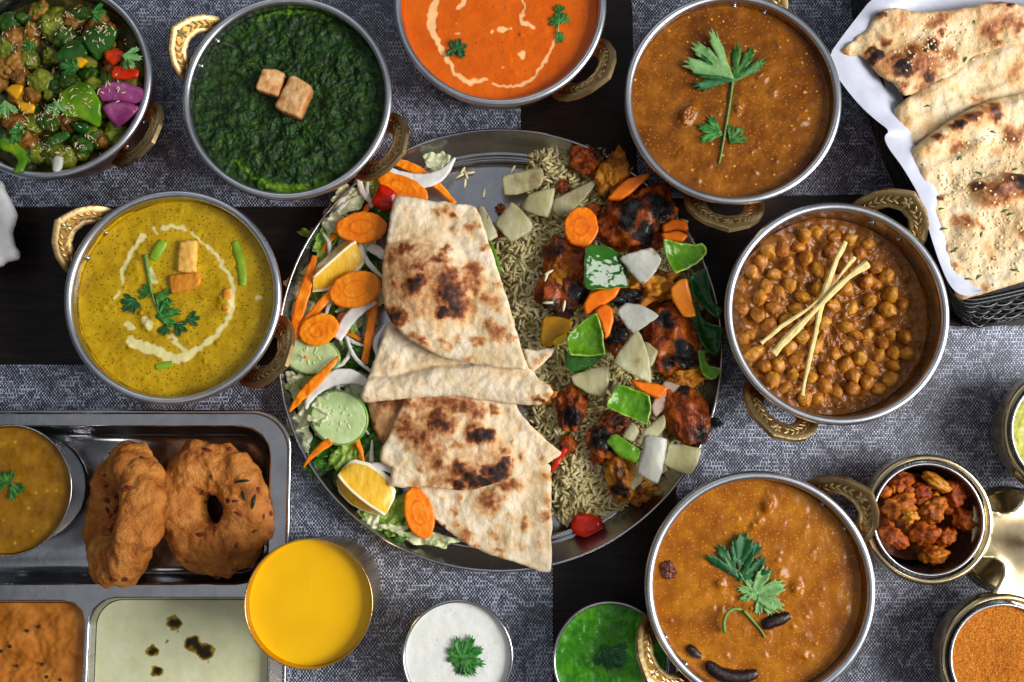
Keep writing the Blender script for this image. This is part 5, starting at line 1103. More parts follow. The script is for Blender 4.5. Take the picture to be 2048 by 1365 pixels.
carrot([(1340, 577), (1356, 562), (1373, 558), (1383, 596), (1391, 635), (1365, 636), (1343, 599)], 4.3, 'glossy orange pepper-like slice beside the dark green strip', food('glossy_orange', [(.3, (206, 104, 10)), (.7, (228, 136, 36))], .8, 4, .2, (3, .03), coat=.5), .3, bow=-.2)
carrot([(1257, 758), (1304, 766), (1337, 775), (1330, 790), (1317, 800), (1277, 781)], 3.7, 'orange carrot wedge below the pointed onion petal')
TOM = food('tomato', [(0.3, (176, 20, 4)), (0.7, (206, 44, 10))], .8, 4, .18, (2, .03), coat=.5)
prism('tomato_piece', [(1141, 1057), (1148, 1031), (1175, 1026), (1204, 1038), (1207, 1058), (1172, 1076), (1150, 1070)], .6, .9, TOM, .03, edge=.5, dome=.3, label='shiny red tomato piece on the bare steel at the bottom of the plate', cat='tomato')
prism('tomato_piece', [(1100, 940), (1112, 912), (1130, 892), (1137, 900), (1124, 922), (1104, 948)], 1.8, .5, TOM, .03, edge=.3, label='red tomato sliver under the pointed flatbread tip', cat='tomato')
prism('tomato_piece', [(741, 405), (750, 385), (759, 367), (775, 372), (794, 386), (790, 402), (785, 415), (764, 421)], 2.2, .8, TOM, .03, edge=.4, dome=.25, label='red tomato chunk at the upper left of the flatbread', cat='tomato')

# ------------------------------------------------------------------ salad
LETG = food('lettuce_green', [(0.3, (90, 130, 36)), (0.55, (136, 168, 66)), (.78, (186, 204, 124))], .55, 6, .35, (2.2, .06), sss=.2, sssr=(.6, 1, .3), coat=.15, vari=.3)
LETW = food('lettuce_pale', [(0.3, (178, 194, 130)), (0.6, (214, 220, 178)), (.8, (232, 234, 210))], .5, 6, .35, (2.2, .05), sss=.25, sssr=(.8, 1, .5), coat=.15, vari=.15)
LETD = food('lettuce_dark', [(0.3, (26, 70, 14)), (0.7, (70, 118, 36))], .7, 6, .35, (2.4, .06), coat=.2, vari=.3)
def lettuce(cx, cy, rx, ry, rot, z, mat, label, seed, amp=.32, group='lettuce shreds in the salad'):
    n = 34; rs = random.Random(seed); ph = [rs.uniform(0, 6.28) for _ in range(4)]
    pts = []
    for i in range(n):
        t = 2 * math.pi * i / n; k = 1 + .16 * math.sin(3 * t + ph[0]) + .12 * math.sin(5 * t + ph[1]) + .08 * math.sin(9 * t + ph[2]); a = math.radians(rot)
        x, y = rx * k * math.cos(t), ry * k * math.sin(t); pts.append((cx + x * math.cos(a) + y * math.sin(a), cy - x * math.sin(a) + y * math.cos(a)))
    poly = np.array(PL(pts, z)); c = poly.mean(0); a = math.radians(rot)
    def mid(x, y, d):
        u, v = x - c[0], y - c[1]; p_ = u * math.cos(a) + v * math.sin(a); q_ = -u * math.sin(a) + v * math.cos(a)
        fr = np.exp(-d / .35)
        return z + amp * fbm(p_ * .8 + seed, q_ * 1.3, seed * 1.7, 3) + .3 * fr * perlin(p_ * 2.6, q_ * 2.6, seed) + .12 * np.exp(-(q_ / .15) ** 2)
    V, F, _, _ = slab(poly, mid, .05, .1, edge=.08, rag=.09, minp=.7); return put('lettuce_shred', V, F, mat, label=label, cat='lettuce', group=group)
rl = random.Random(3)
reg = np.array([(600, 560), (640, 450), (690, 385), (745, 345), (800, 350), (790, 400), (760, 500), (755, 620), (735, 720), (725, 800), (735, 860), (770, 920), (800, 1010), (850, 1060), (820, 1075), (740, 1030), (680, 960), (625, 880), (590, 800), (575, 700)], float)
i = 0
while i < 84:
    cx, cy = rl.uniform(570, 860), rl.uniform(340, 1080)
    if not inside(np.array([[cx, cy]]), reg)[0]: continue
    m_ = rl.choice([LETG, LETG, LETW, LETW, LETD])
    lettuce(cx, cy, rl.uniform(24, 48), rl.uniform(12, 22), rl.uniform(0, 180), rl.uniform(.9, 2.0), m_, 'crinkled lettuce shred in the bottom layer of the salad', 100 + i); i += 1
for k, (cx, cy, rx, ry, rot, z_, m_, lb) in enumerate([(655, 480, 44, 20, 60, 1.9, LETG, 'green lettuce shred at the upper left plate rim above the lemon'), (694, 402, 34, 28, 20, 2.0, LETW, 'frilly pale lettuce piece at the upper left plate rim'),
    (735, 365, 46, 24, 30, 1.9, LETW, 'pale lettuce leaf at the top of the salad'), (672, 448, 26, 22, -20, 2.3, LETW, 'white lettuce rib left of the top carrot slice'), (872, 322, 26, 18, 10, 1.7, LETW, 'crumpled white lettuce tip on the bare steel'),
    (600, 860, 22, 46, 20, 1.9, LETW, 'pale lettuce leaf left of the lower cucumber slice'), (640, 820, 20, 34, -20, 2.6, LETW, 'curly white lettuce edge lying over the lower cucumber slice'), (730, 885, 40, 26, 40, 1.7, LETD, 'dark green lettuce right of the lower cucumber slice'),
    (645, 925, 44, 24, 10, 1.8, LETD, 'dark green lettuce above the lower lemon wedge'), (690, 905, 38, 26, 60, 2.0, LETG, 'light green lettuce between cucumber and lower lemon wedge'), (795, 1030, 40, 40, 40, 1.7, LETG, 'bright green lettuce right of the lower lemon wedge'),
    (840, 1072, 74, 15, -14, 1.9, LETW, 'long pale lettuce rib along the lower plate rim'), (595, 775, 20, 36, 10, 1.9, LETW, 'pale lettuce leaf under the upper cucumber slice'), (705, 690, 22, 34, 20, 1.8, LETD, 'dark green herb bunch right of the upper cucumber slice'), (768, 1045, 56, 18, -30, 1.8, LETG, 'light green lettuce under the lower carrot slice'), (600, 575, 22, 30, 60, 1.5, LETW, 'pale lettuce left of the upper lemon wedge')]):
    lettuce(cx, cy, rx, ry, rot, z_, m_, lb, 200 + k, .4)
def ribbon(pts, wds, sm=2):
    p = chaikin(np.array([(x, y, w_) for (x, y), w_ in zip(pts, wds)], float), sm, False); t = np.gradient(p[:, :2], axis=0); t /= np.linalg.norm(t, axis=1)[:, None]
    nrm = np.stack([-t[:, 1], t[:, 0]], 1) * p[:, 2:3] / 2
    return [tuple(q) for q in np.vstack([p[:, :2] + nrm, (p[:, :2] - nrm)[::-1]])]
ON = food('raw_onion', [(0.3, (214, 212, 206)), (0.7, (236, 234, 230))], .8, 4, .3, (2, .02), sss=.35, sssr=(1, .95, .9), coat=.15)
for pts, wd, z_, th, lb in [([(764, 328), (795, 352), (840, 366), (885, 352), (910, 316)], [3, 20, 30, 22, 4], 2.5, .3, 'thick white onion crescent at the top of the salad'), ([(717, 350), (722, 382), (748, 411)], [8, 13, 8], 2.3, .22, 'thin onion ring piece above the tomato chunk'),
    ([(716, 483), (737, 530), (766, 556)], [7, 12, 6], 2.3, .2, 'thin onion strip between the two upper carrot slices'), ([(672, 678), (706, 626), (748, 598)], [20, 26, 22], 2.6, .3, 'broad white onion strip right of the middle carrot shreds'),
    ([(610, 818), (628, 778), (668, 754), (705, 752), (736, 768)], [6, 24, 32, 30, 12], 2.7, .35, 'large white onion crescent above the lower cucumber slice'), ([(693, 672), (706, 715), (744, 745)], [5, 9, 5], 2.5, .18, 'thin onion thread right of the upper cucumber slice'),
    ([(775, 645), (749, 682), (754, 712)], [6, 11, 7], 2.6, .2, 'thin onion ring by the left edge of the folded flatbread'), ([(737, 492), (755, 502), (768, 514)], [18, 22, 14], 2.1, .25, 'white onion chunk beside the big flatbread, next to the lemon'), ([(742, 930), (770, 935), (790, 945)], [10, 18, 10], 2.4, .25, 'white onion bit between the lower lemon wedge and flatbread')]:
    petal('onion_slice', ribbon(pts, wd), z_, th, ON, lb, 'onion', .1, 0, group='raw onion slices in the salad', attr=False, res=.09, sm=0)
rx_ = random.Random(12); i = 0
while i < 26:
    cx, cy = rx_.uniform(580, 830), rx_.uniform(350, 1060)
    if not inside(np.array([[cx, cy]]), reg)[0]: continue
    a = rx_.uniform(0, 3.14); l_ = rx_.uniform(26, 46); b_ = rx_.uniform(-14, 14); dx, dy = l_ * math.cos(a), l_ * math.sin(a); thin = i % 3 != 0
    if not inside(np.array([[cx - dx, cy - dy], [cx + dx, cy + dy]]), reg).all(): continue
    pts = [(cx - dx, cy - dy), (cx + b_ * math.sin(a), cy - b_ * math.cos(a)), (cx + dx, cy + dy)]
    petal('onion_slice' if thin else 'carrot_shred', ribbon(pts, [4, rx_.uniform(7, 12), 4] if thin else [5, 12, 6]), rx_.uniform(1.8, 2.4), .14, ON if thin else CARR,
          'thin white onion sliver lying among the salad leaves' if thin else 'thin carrot shred lying among the salad leaves', 'onion' if thin else 'carrot', .1, 0, group='loose onion slivers in the salad' if thin else 'loose carrot shreds in the salad', attr=False, res=.1, sm=0, wav=.15); i += 1
coin(723, 456, 51, 30, 4, 2.9, 'carrot slice with a green core at the upper left of the salad', tilt=(0, .15))
coin(711, 580, 53, 35, 17, 3.0, 'oval carrot slice right below the upper lemon wedge', tilt=(0, .12))
coin(638, 660, 42, 30, 22, 2.9, 'oval carrot slice above the upper cucumber slice', tilt=(.05, .1))
coin(806, 376, 54, 22, -22, 2.4, 'carrot slice behind the tomato chunk at the top of the salad', tilt=(0, .1))
coin(839, 1026, 29, 54, 14, 2.3, 'long carrot slice under the lowest flatbread', tilt=(-.1, 0))
coin(688, 640, 20, 14, 40, 2.0, 'small carrot bit under the white onion strip')
coin(560 + 52, 800 - 85, 4, 3, 0, 2.9, 'tiny carrot fleck on the upper cucumber slice')
for pts, wd, z_, lb in [([(629, 510), (612, 575), (592, 640), (580, 690)], [10, 24, 22, 4], 2.9, 'long carrot shred standing at the left plate rim'), ([(684, 566), (640, 610), (586, 676)], [14, 18, 12], 2.8, 'carrot shred slanting from the oval slice to the rim'),
    ([(752, 598), (742, 650), (728, 728)], [10, 18, 14], 2.4, 'upright carrot shred left of the folded flatbread'), ([(677, 712), (640, 755), (600, 795), (577, 825)], [5, 20, 20, 4], 3.0, 'carrot shred between the two cucumber slices'),
    ([(661, 882), (632, 902), (606, 935)], [18, 14, 3], 2.6, 'short carrot shred below the lower cucumber slice'), ([(786, 322), (830, 338), (870, 365), (910, 408)], [14, 22, 16, 10], 2.1, 'carrot shred running under the onion crescent on the steel')]:
    petal('carrot_shred', ribbon(pts, wd), z_, .16, CARR, lb, 'carrot', .12, 0, group='carrot shreds in the salad', attr=False, res=.1, sm=0, wav=.15)
CUC = food('cucumber', [(0.3, (176, 202, 132)), (0.6, (200, 220, 164)), (.8, (216, 230, 190))], .8, 5, .25, (2, .03), sss=.3, sssr=(.7, 1, .5), coat=.25)
CUCP = food('cucumber_peel', [(0.3, (108, 150, 62)), (0.7, (140, 178, 90))], 1, 4, .3, (3, .02))
CUCS = food('cucumber_seed', [(0.3, (186, 206, 142)), (0.7, (208, 220, 172))], 1, 3, .3, None, coat=.3)
def cucumber(cx, cy, rx, ry, rot, z, label, tilt):
    x, y = P(cx, cy, z); k = PXCM(cy, z); e = empty('cucumber_slice', (x, y, z - .2), label=label, cat='cucumber', group='cucumber slices in the salad'); a = math.radians(rot)
    f = lambda X, Y: z + tilt[0] * (X - x) + tilt[1] * (Y - y)
    V, F, _, _ = slab(np.array(PL(ell(cx, cy, rx * .95, ry * .95, rot, 40), z)), lambda X, Y, d: f(X, Y) - .06 * np.exp(-((np.hypot(X - x, Y - y) / (k * rx * .5)) ** 4)) + .02 * fbm(X * 2, Y * 2, 1, 3), .35, .1, edge=.08, minp=.7); put('flesh', V, F, CUC, e)
    o = np.array(PL(ell(cx, cy, rx, ry, rot, 60), z)); i_ = np.array(PL(ell(cx, cy, rx * .955, ry * .955, rot, 60), z)); V = []; F = []; n = 60
    for q_, dz in ((i_, .19), (o, .16), (o, -.2), (i_, -.2)): V += [(X, Y, f(X, Y) + dz) for X, Y in q_]
    for r_ in range(3): F += [(r_ * n + j, (r_ + 1) * n + j, (r_ + 1) * n + (j + 1) % n, r_ * n + (j + 1) % n) for j in range(n)]
    put('peel', V, F, CUCP, e)
    rc = random.Random(int(cx))
    for s_ in range(13):
        t = 2 * math.pi * s_ / 13 + rc.uniform(-.25, .25); q0 = rc.uniform(.2, .46); X, Y = x + math.cos(t + a) * rx * k * q0, y + math.sin(t + a) * ry * k * q0; t += rc.uniform(-.5, .5)
        V, F = ico(2); V = V * (rc.uniform(.14, .26), rc.uniform(.06, .1), .035) @ rotm(0, 0, t + a).T + (X, Y, f(X, Y) + .14); put('seed', V, F, CUCS, e)
cucumber(622, 712, 60, 38, -8, 2.3, 'cucumber slice at the left plate rim, partly under carrot', (.05, .1))
cucumber(678, 836, 60, 55, -20, 2.4, 'round cucumber slice at the lower left of the salad', (.04, .05))
LEMF = food('lemon_flesh', [(0.3, (214, 160, 24)), (0.6, (232, 188, 64)), (.8, (240, 212, 120))], 1.2, 5, .2, (2.5, .06), coat=.4, stretch=(2.2, .6, 1), sss=.2, sssr=(1, .8, .2))
LEMP = food('lemon_peel', [(0.3, (222, 176, 22)), (0.7, (236, 200, 54))], .8, 4, .35, (7, .03), coat=.15)
LEMW = food('lemon_pith', [(0.3, (232, 222, 180)), (0.7, (244, 238, 212))], 1, 4, .5, (4, .03))
def lemon(ridge_px, side_a, side_b, z, h, label):
    """a wedge: two cut faces meet in the ridge, peel underneath"""
    pts = [(*P(x, y, z + h), z + h) for x, y in ridge_px]
    A = [(*P(x, y, z + .5 * h), z + .45 * h) for x, y in side_a]; B = [(*P(x, y, z + .5 * h), z + .35 * h) for x, y in side_b]
    c = np.mean(pts + A + B, 0); e = empty('lemon_wedge', (c[0], c[1], z), label=label, cat='lemon', group='lemon wedges in the salad')
    def loft(r0, r1, ns=14, n2=10):
        a_ = resample(np.array(r0), 1, False) if False else np.array(r0); 
        t = np.linspace(0, 1, ns); f = lambda q: np.stack([np.interp(t, np.linspace(0, 1, len(q)), np.array(q)[:, i]) for i in range(3)], 1)
        a_, b_ = f(r0), f(r1); V = np.concatenate([a_ * (1 - s) + b_ * s for s in np.linspace(0, 1, n2)])
        F = [(i * ns + j, i * ns + j + 1, (i + 1) * ns + j + 1, (i + 1) * ns + j) for i in range(n2 - 1) for j in range(ns - 1)]; return V, F
    for sd in (A, B):
        q = np.array(pts) * .0 + np.array(pts)
        inn = [tuple(np.array(p0) * .12 + np.array(p1) * .88) for p0, p1 in zip([np.array(pts[int(i * (len(pts) - 1) / (len(sd) - 1) + .5)]) for i in range(len(sd))], sd)]
        V, F = loft(pts, inn); put('cut_face', V, F, LEMF, e); V, F = loft(inn, sd, 14, 3); put('pith', V, F, LEMW, e)
    c2 = np.array(A + B).mean(0); rim = A + B[::-1]; rim = chaikin(np.array(rim), 1)
    V = []; F = []; n = len(rim); lev = [(1.0, 0), (.97, .3), (.8, .7), (.45, .95), (.02, 1.0)]
    for s, dz in lev:
        for p in rim: V.append((c2[0] + (p[0] - c2[0]) * s, c2[1] + (p[1] - c2[1]) * s, p[2] - dz * (p[2] - z)))
    for i in range(len(lev) - 1): F += [(i * n + j, i * n + (j + 1) % n, (i + 1) * n + (j + 1) % n, (i + 1) * n + j) for j in range(n)]
    put('peel', V, F, LEMP, e)
    V, F = tube(chaikin(pts, 1, False), .11, 6); put('membrane', V, F, LEMW, e)
lemon([(626, 556), (660, 525), (700, 490), (712, 484)], [(622, 570), (628, 536), (660, 506), (694, 479), (710, 482)], [(624, 584), (656, 582), (709, 548), (729, 528), (722, 500), (713, 486)], 1.9, 1.5, 'lemon wedge in the upper left of the salad')
lemon([(676, 950), (695, 975), (730, 1005), (770, 1030)], [(683, 938), (705, 918), (742, 927), (779, 953), (794, 988), (772, 1030)], [(672, 962), (676, 985), (700, 1010), (735, 1027), (768, 1033)], 1.8, 1.6, 'lemon wedge in the lower left of the salad')

# ------------------------------------------------------------------ bread basket
BLK = food('black_wicker', [(0.3, (10, 10, 12)), (0.7, (20, 20, 23))], 1, 3, .32, (4, .02), spec=.5)
rim_px = [(1725, -80), (1738, 55), (1778, 255), (1840, 385), (1884, 535), (1903, 585), (1925, 606), (1962, 603), (2060, 580), (2330, 520)]
bas_px = [(1700, -80), (1712, 60), (1735, 225), (1797, 381), (1858, 535), (1892, 594), (1932, 645), (1956, 654), (2060, 629), (2330, 570)]
rimw = chaikin(np.array(PL(rim_px, 5.2)), 3, False); basw = chaikin(np.array(PL(bas_px, .5)), 3, False)
rimw = resample(rimw, .35, False); basw = np.stack([np.interp(np.linspace(0, 1, len(rimw)), np.linspace(0, 1, len(basw)), basw[:, i]) for i in (0, 1)], 1)
far_r = np.array(PL([(2330, 520), (2330, -80), (1725, -80)], 5.2)); far_b = np.array(PL([(2330, 570), (2330, -80), (1700, -80)], .5))
bc = np.vstack([basw, far_b]).mean(0)
basket = empty('bread_basket', (bc[0], bc[1], .16), label='black woven basket lined with white paper, holding flatbreads', cat='basket')
R3 = np.column_stack([rimw, np.full(len(rimw), 5.2)]); B3 = np.column_stack([basw, np.full(len(basw), .5)])
cen = np.append(bc, 3.0)
for i, dz in enumerate((0.0, .32)):
    q = R3 + [0, 0, dz * .6]; out = q - cen; out[:, 2] = 0; out /= np.linalg.norm(out, axis=1)[:, None]
    V, F = tube(q + out * (.12 - .25 * i), .17, 8); put('rim', V, F, BLK, basket)
V, F = tube(B3, .2, 8); put('base_hoop', V, F, BLK, basket)
s_ = np.arange(len(R3)) * .35
out = R3 - cen; out[:, 2] = 0; out /= np.linalg.norm(out, axis=1)[:, None]
for k in range(13):
    t = (k + .7) / 14; ph = (k % 2) * math.pi
    q = B3 * (1 - t) + R3 * t + out * (.16 * np.sin(s_ * 2.1 + ph) + .1)[:, None]; q[:, 2] += .14 * np.sin(s_ * .9 + k * 1.9)
    V, F = tube(q, .13, 6); put('strand', V, F, BLK, basket)
for j in range(3, len(R3) - 2, 4):
    V, F = tube([B3[j], (B3[j] + R3[j]) / 2 + out[j] * .03, R3[j]], .1, 6); put('upright', V, F, BLK, basket)
fl = np.vstack([basw, far_b]); V, T, _ = slab2d(fl, 1.6); put('floor', np.column_stack([V, np.full(len(V), .45)]), T, BLK, basket)
PAPER = food('greaseproof_paper', [(0.3, (184, 188, 206)), (0.7, (200, 204, 220))], .4, 5, .4, (.9, .04), sss=.1, sssr=(1, 1, 1), spec=.4)
def paper(top, bot, zt_, zb_, label):
    a = chaikin([(*P(x, y, zt_ + (d[0] if d else 0)), zt_ + (d[0] if d else 0)) for x, y, *d in top], 2, False); b = chaikin([(*P(x, y, zb_), zb_) for x, y in bot], 2, False)
    n = 150; t = np.linspace(0, 1, n); f = lambda q: np.stack([np.interp(t, np.linspace(0, 1, len(q)), q[:, i]) for i in range(3)], 1); a, b = f(a), f(b); m = 16; V = []
    for i in range(m):
        s = i / (m - 1); p = a * (1 - s) + b * s; p[:, 2] = a[:, 2] + (b[:, 2] - a[:, 2]) * s ** 2.6; e = math.sin(math.pi * s)
        nz = fbm(p[:, 0] * .5, p[:, 1] * .5, s * 2, 3); p = p + np.stack([nz * .22 * e, nz * .15 * e, .22 * e * fbm(p[:, 0] * .35, p[:, 1] * .35, 5 + s, 3)], 1); V.append(p)
    V = np.concatenate(V); F = [(i * n + j, (i + 1) * n + j, (i + 1) * n + j + 1, i * n + j + 1) for i in range(m - 1) for j in range(n - 1)]
    N0 = len(V); V2_ = V - [0, 0, .03]; F2 = [tuple(q + N0 for q in f_[::-1]) for f_ in F]
    put('paper_liner', np.vstack([V, V2_]), F + F2, PAPER, label=label, cat='paper')
paper([(2110, -30), (1950, -45), (1850, -40), (1751, -12), (1713, 36), (1680, 79), (1656, 114), (1672, 152), (1713, 205), (1750, 240), (1781, 262, .2), (1767, 273), (1776, 296), (1798, 324), (1816, 352), (1843, 399), (1857, 458), (1875, 515), (1893, 560), (1908, 582), (1925, 592), (1945, 592)],
      [(2110, 60), (1950, 50), (1850, 70), (1800, 90), (1790, 100), (1788, 120), (1790, 150), (1800, 180), (1815, 220), (1825, 250), (1835, 270), (1842, 290), (1850, 310), (1862, 340), (1875, 370), (1890, 410), (1905, 460), (1920, 510), (1938, 545), (1950, 560), (1960, 570), (1975, 575)], 6.3, 3.4, 'white greaseproof paper lining the basket under the flatbreads')
GB = 'garlic flatbreads in the basket'
bz = 5.3
bread('garlic_naan', [(1781, 226), (1804, 205), (1830, 186), (1889, 160), (1933, 122), (1977, 98), (2048, 80), (2130, 70), (2130, 215), (2048, 210), (2006, 215), (1962, 225), (1904, 262), (1869, 280), (1816, 296), (1808, 297), (1797, 275), (1786, 243)], bz, .5,
      [(1954,142,8,.3),(2021,150,18,.45),(1895,188,6,8,.4),(1948,202,14,6,.42),(1804,258,12,24,.3),(1839,202,6,.3),(2036,103,16,.3),(1874,176,10,.3),(1800,215,12,.25)], 'second garlic flatbread from the top in the basket, mostly pale', GNAAN, hf=summ(ridge([(1800, 225), (1860, 185), (1940, 135), (2048, 105)], 34, .8, bz), ridge([(1820, 250), (1900, 215), (2048, 160)], 12, .25, bz)), group=GB, amp=.28)
bread('garlic_naan', [(1678, 105), (1699, 88), (1720, 70), (1736, 57), (1743, 41), (1757, 26), (1778, 23), (1804, 26), (1845, 31), (1889, 26), (1933, 19), (1977, 9), (2006, 7), (2048, 18), (2130, 20), (2130, 90), (2048, 90), (1992, 98), (1948, 114), (1921, 138), (1889, 158), (1874, 170), (1845, 182), (1810, 191), (1795, 182), (1787, 167), (1766, 158), (1748, 141), (1731, 120), (1719, 110), (1699, 114)], bz + .9, .5,
      [(1754,38,8,6,.85),(1801,144,18,14,1.0),(1863,94,11,16,1.0),(1748,117,11,1.),(1738,105,8,.85),(1857,158,13,.85),(1816,111,18,.55),(1787,129,28,.5),(1842,129,28,.55),(1898,111,16,.45),(1769,88,9,.55),(1792,50,16,.35),(1871,47,22,12,.5),(1986,14,20,6,.55),(1977,64,22,.5),(2015,20,7,.8),(2006,44,16,.5),(2030,58,14,.55),(1804,179,10,.55),(1845,175,14,.45),(1950,30,90,22,.26),(1880,70,7,.6),(1830,140,6,.8),(1815,125,5,.8),(1849,110,5,.8),(1690,105,6,.5),(1990,92,10,.5)],
      'topmost garlic flatbread in the basket, heavily charred', GNAAN, base=.12, hf=summ(ridge([(1757, 40), (1850, 48), (1950, 40), (2048, 35)], 24, .5, bz), gauss(1810, 130, 50, 30, .35, bz)), group=GB, rag=.09, amp=.28)
bread('garlic_naan', [(1811, 308), (1845, 281), (1889, 249), (1933, 223), (1977, 202), (2048, 188), (2130, 178), (2130, 400), (2048, 390), (2006, 390), (1962, 395), (1918, 400), (1860, 398), (1845, 391), (1830, 352), (1819, 322)], bz + .35, .5,
      [(1904,261,13,9,1.0),(1930,246,18,10,.72),(1977,232,20,14,.65),(1986,240,9,12,.9),(1907,293,14,.5),(1869,284,11,7,.65),(1845,311,22,12,.35),(1948,311,6,.38),(1904,352,6,.4),(2030,281,16,.55),(2020,270,14,.5),(2044,262,10,.6),(1990,300,30,14,.25),(1950,218,20,6,.45)], 'third garlic flatbread from the top in the basket, burnt along its fold', GNAAN, hf=summ(ridge([(1830, 312), (1900, 268), (1970, 232), (2048, 215)], 22, .7, bz), ridge([(1840, 350), (1920, 320), (1960, 290)], 14, .3, bz)), group=GB, amp=.28)
bread('garlic_naan', [(1850, 394), (1881, 392), (1917, 379), (1943, 366), (1973, 353), (2012, 348), (2048, 353), (2130, 370), (2130, 545), (2048, 563), (1999, 579), (1948, 594), (1922, 600), (1911, 589), (1902, 548), (1886, 497), (1876, 453), (1862, 420)], bz + .5, .5,
      [(1948,374,13,11,.8),(1986,389,34,20,.58),(2025,368,24,18,.92),(2040,376,16,.9),(1973,407,22,11,.48),(1871,394,11,5,.85),(1884,395,6,.65),(1922,448,18,13,.52),(1950,443,9,.38),(1958,457,5,.55),(1909,533,7,.42),(1971,499,10,.28),(1982,517,5,.8),(2043,468,9,13,.55),(1971,581,8,.35),(2020,400,30,10,.45),(1935,520,20,.12)], 'lowest garlic flatbread in the basket with a brown blister', GNAAN, base=.06, hf=summ(gauss(1995, 385, 50, 26, .8, bz, 15), gauss(1930, 480, 40, 40, .2, bz)), group=GB, amp=.28)
# garlic crumbs and herb flecks strewn over the basket breads
GAR = food('garlic_crumb', [(0.3, (216, 192, 136)), (0.7, (236, 220, 178))], 3, 3, .4, None)
HERB = food('herb_fleck', [(0.3, (40, 84, 24)), (0.7, (84, 122, 52))], 3, 3, .5, None)
def cast_top(x, y):
    dg = bpy.context.evaluated_depsgraph_get()
    ok, loc, *_ = SC.ray_cast(dg, Vector((x * U, y * U, .3)), Vector((0, 0, -1)))
    return loc.z / U if ok else 5.0
rg = random.Random(8); parts = []
bpy.context.view_layer.update()
while len(parts) < 300:
    a, b = rg.choice([(rg.gauss(1960, 60), rg.gauss(500, 55)), (rg.gauss(1980, 60), rg.gauss(310, 35)), (rg.gauss(2010, 40), rg.gauss(440, 60)), (rg.gauss(1870, 50), rg.gauss(100, 30)), (rg.gauss(1900, 40), rg.gauss(370, 18))])
    x, y = P(a, b, 6)
    if not (1700 < a < 2060 and 20 < b < 590): continue
    dg = bpy.context.evaluated_depsgraph_get(); ok, loc, nn, _, ob, _ = SC.ray_cast(dg, Vector((x * U, y * U, .3)), Vector((0, 0, -1)))
    if not ok or not ob.name.startswith('garlic_naan'): continue
    r_ = rg.uniform(.05, .11); V, F = ico(1); parts.append((V * (r_ * rg.uniform(1, 1.7), r_, r_ * .7) @ rotm(0, 0, rg.uniform(0, 3)).T + (x, y, loc.z / U + .02), [tuple(f) for f in F]))
V, F = join(parts); put('garlic_crumbs', V, F, GAR, smooth=False, label='fine pale garlic crumbs strewn over the basket flatbreads', cat='garlic', kind='stuff')
for (a, b) in ((1855, 213), (1917, 318), (1985, 265), (1960, 348), (1880, 420), (1910, 500), (1905, 505), (1990, 92), (1940, 52), (1925, 125), (1957, 555), (1935, 560), (2020, 430), (2010, 423), (2030, 340), (1885, 460), (2028, 543), (1960, 470)):
    x, y = P(a, b, 6); ok, loc, nn, _, ob, _ = SC.ray_cast(bpy.context.evaluated_depsgraph_get(), Vector((x * U, y * U, .3)), Vector((0, 0, -1)))
    zf = loc.z / U + .03 if ok else 6; t = rg.uniform(0, 3.1); l = rg.uniform(.18, .34)
    V, F = tube([(x - l * math.cos(t), y - l * math.sin(t), zf), (x, y + .06, zf + .05), (x + l * math.cos(t), y + l * math.sin(t), zf)], [.03, .09, .03], 5, .5)
    put('herb_fleck', V, F, HERB, label='chopped green herb fleck on the basket flatbreads', cat='herb', group='herb flecks on the basket flatbreads')

# ------------------------------------------------------------------ pepper stir-fry
c, r, z = in_bowl(B_STIR, 4.4)
SFB = food('stir_fry_base', [(0.3, (34, 36, 8)), (0.7, (84, 76, 26))], 1.2, 6, .4, (3, .1), coat=.2)
surface('stir_fry_base', c, r, z, SFB, 'dark oily mash at the bottom of the pepper stir-fry', 'vegetables', amp=.5, freq=.7, nr=50, ns=200)
SF1 = food('stir_fry_green', [(0.3, (70, 84, 14)), (0.55, (116, 124, 28)), (.8, (168, 160, 60))], 1.0, 6, .32, (2.4, .08), coat=.3, vari=.4)
SF2 = food('stir_fry_brown', [(0.3, (84, 48, 14)), (0.55, (140, 90, 30)), (.8, (188, 134, 64))], 1.2, 7, .35, (3, .12), coat=.3, vari=.4)
SF3 = food('stir_fry_dark', [(0.3, (24, 48, 8)), (0.7, (60, 94, 22))], 1.0, 6, .3, (2.4, .08), coat=.3, vari=.4)
rs = random.Random(21); zs = z + .75; k = 0
pl = []
while k < 135:
    a, b = rs.uniform(-20, 300), rs.uniform(-20, 360); x, y = P(a, b, zs)
    if math.hypot(x - c[0], y - c[1]) > r * .88: continue
    rad = rs.uniform(.5, .92)
    if any(math.hypot(x - u[0], y - u[1]) < (rad + u[2]) * .5 for u in pl): rad *= .75
    pl.append((x, y, rad)); mt = rs.choice([SF1, SF1, SF2, SF2, SF3, SF3])
    h = 1 - .35 * (math.hypot(x - c[0], y - c[1]) / r) ** 2
    V, F = blob((x, y, z + .15 + rs.uniform(0, .55) * h), (rad * rs.uniform(.9, 1.4), rad, rad * .75), 4 if rad > .55 else 3, .34, 1.3, (rs.uniform(-.4, .4), rs.uniform(-.4, .4), rs.uniform(0, 3)), 300 + k, 5)
    nm, lb = {id(SF1): ('okra_lump', 'olive green okra lump in the pepper stir-fry'), id(SF2): ('spiced_lump', 'brown spice-coated lump in the pepper stir-fry'), id(SF3): ('okra_lump', 'dark green okra lump in the pepper stir-fry')}[id(mt)]
    put(nm, V, F, mt, label=lb, cat='vegetables', group='lumps in the pepper stir-fry'); k += 1
zs = z + 1.35
SG = 'pepper pieces in the stir-fry'
PUR = food('red_onion', [(0.3, (120, 42, 92)), (0.55, (148, 66, 120)), (.8, (190, 130, 160))], .7, 4, .2, (1.6, .02), coat=.4)
REDP = food('red_pepper', [(0.3, (186, 32, 4)), (0.7, (216, 66, 12))], .8, 4, .2, (2, .03), coat=.4)
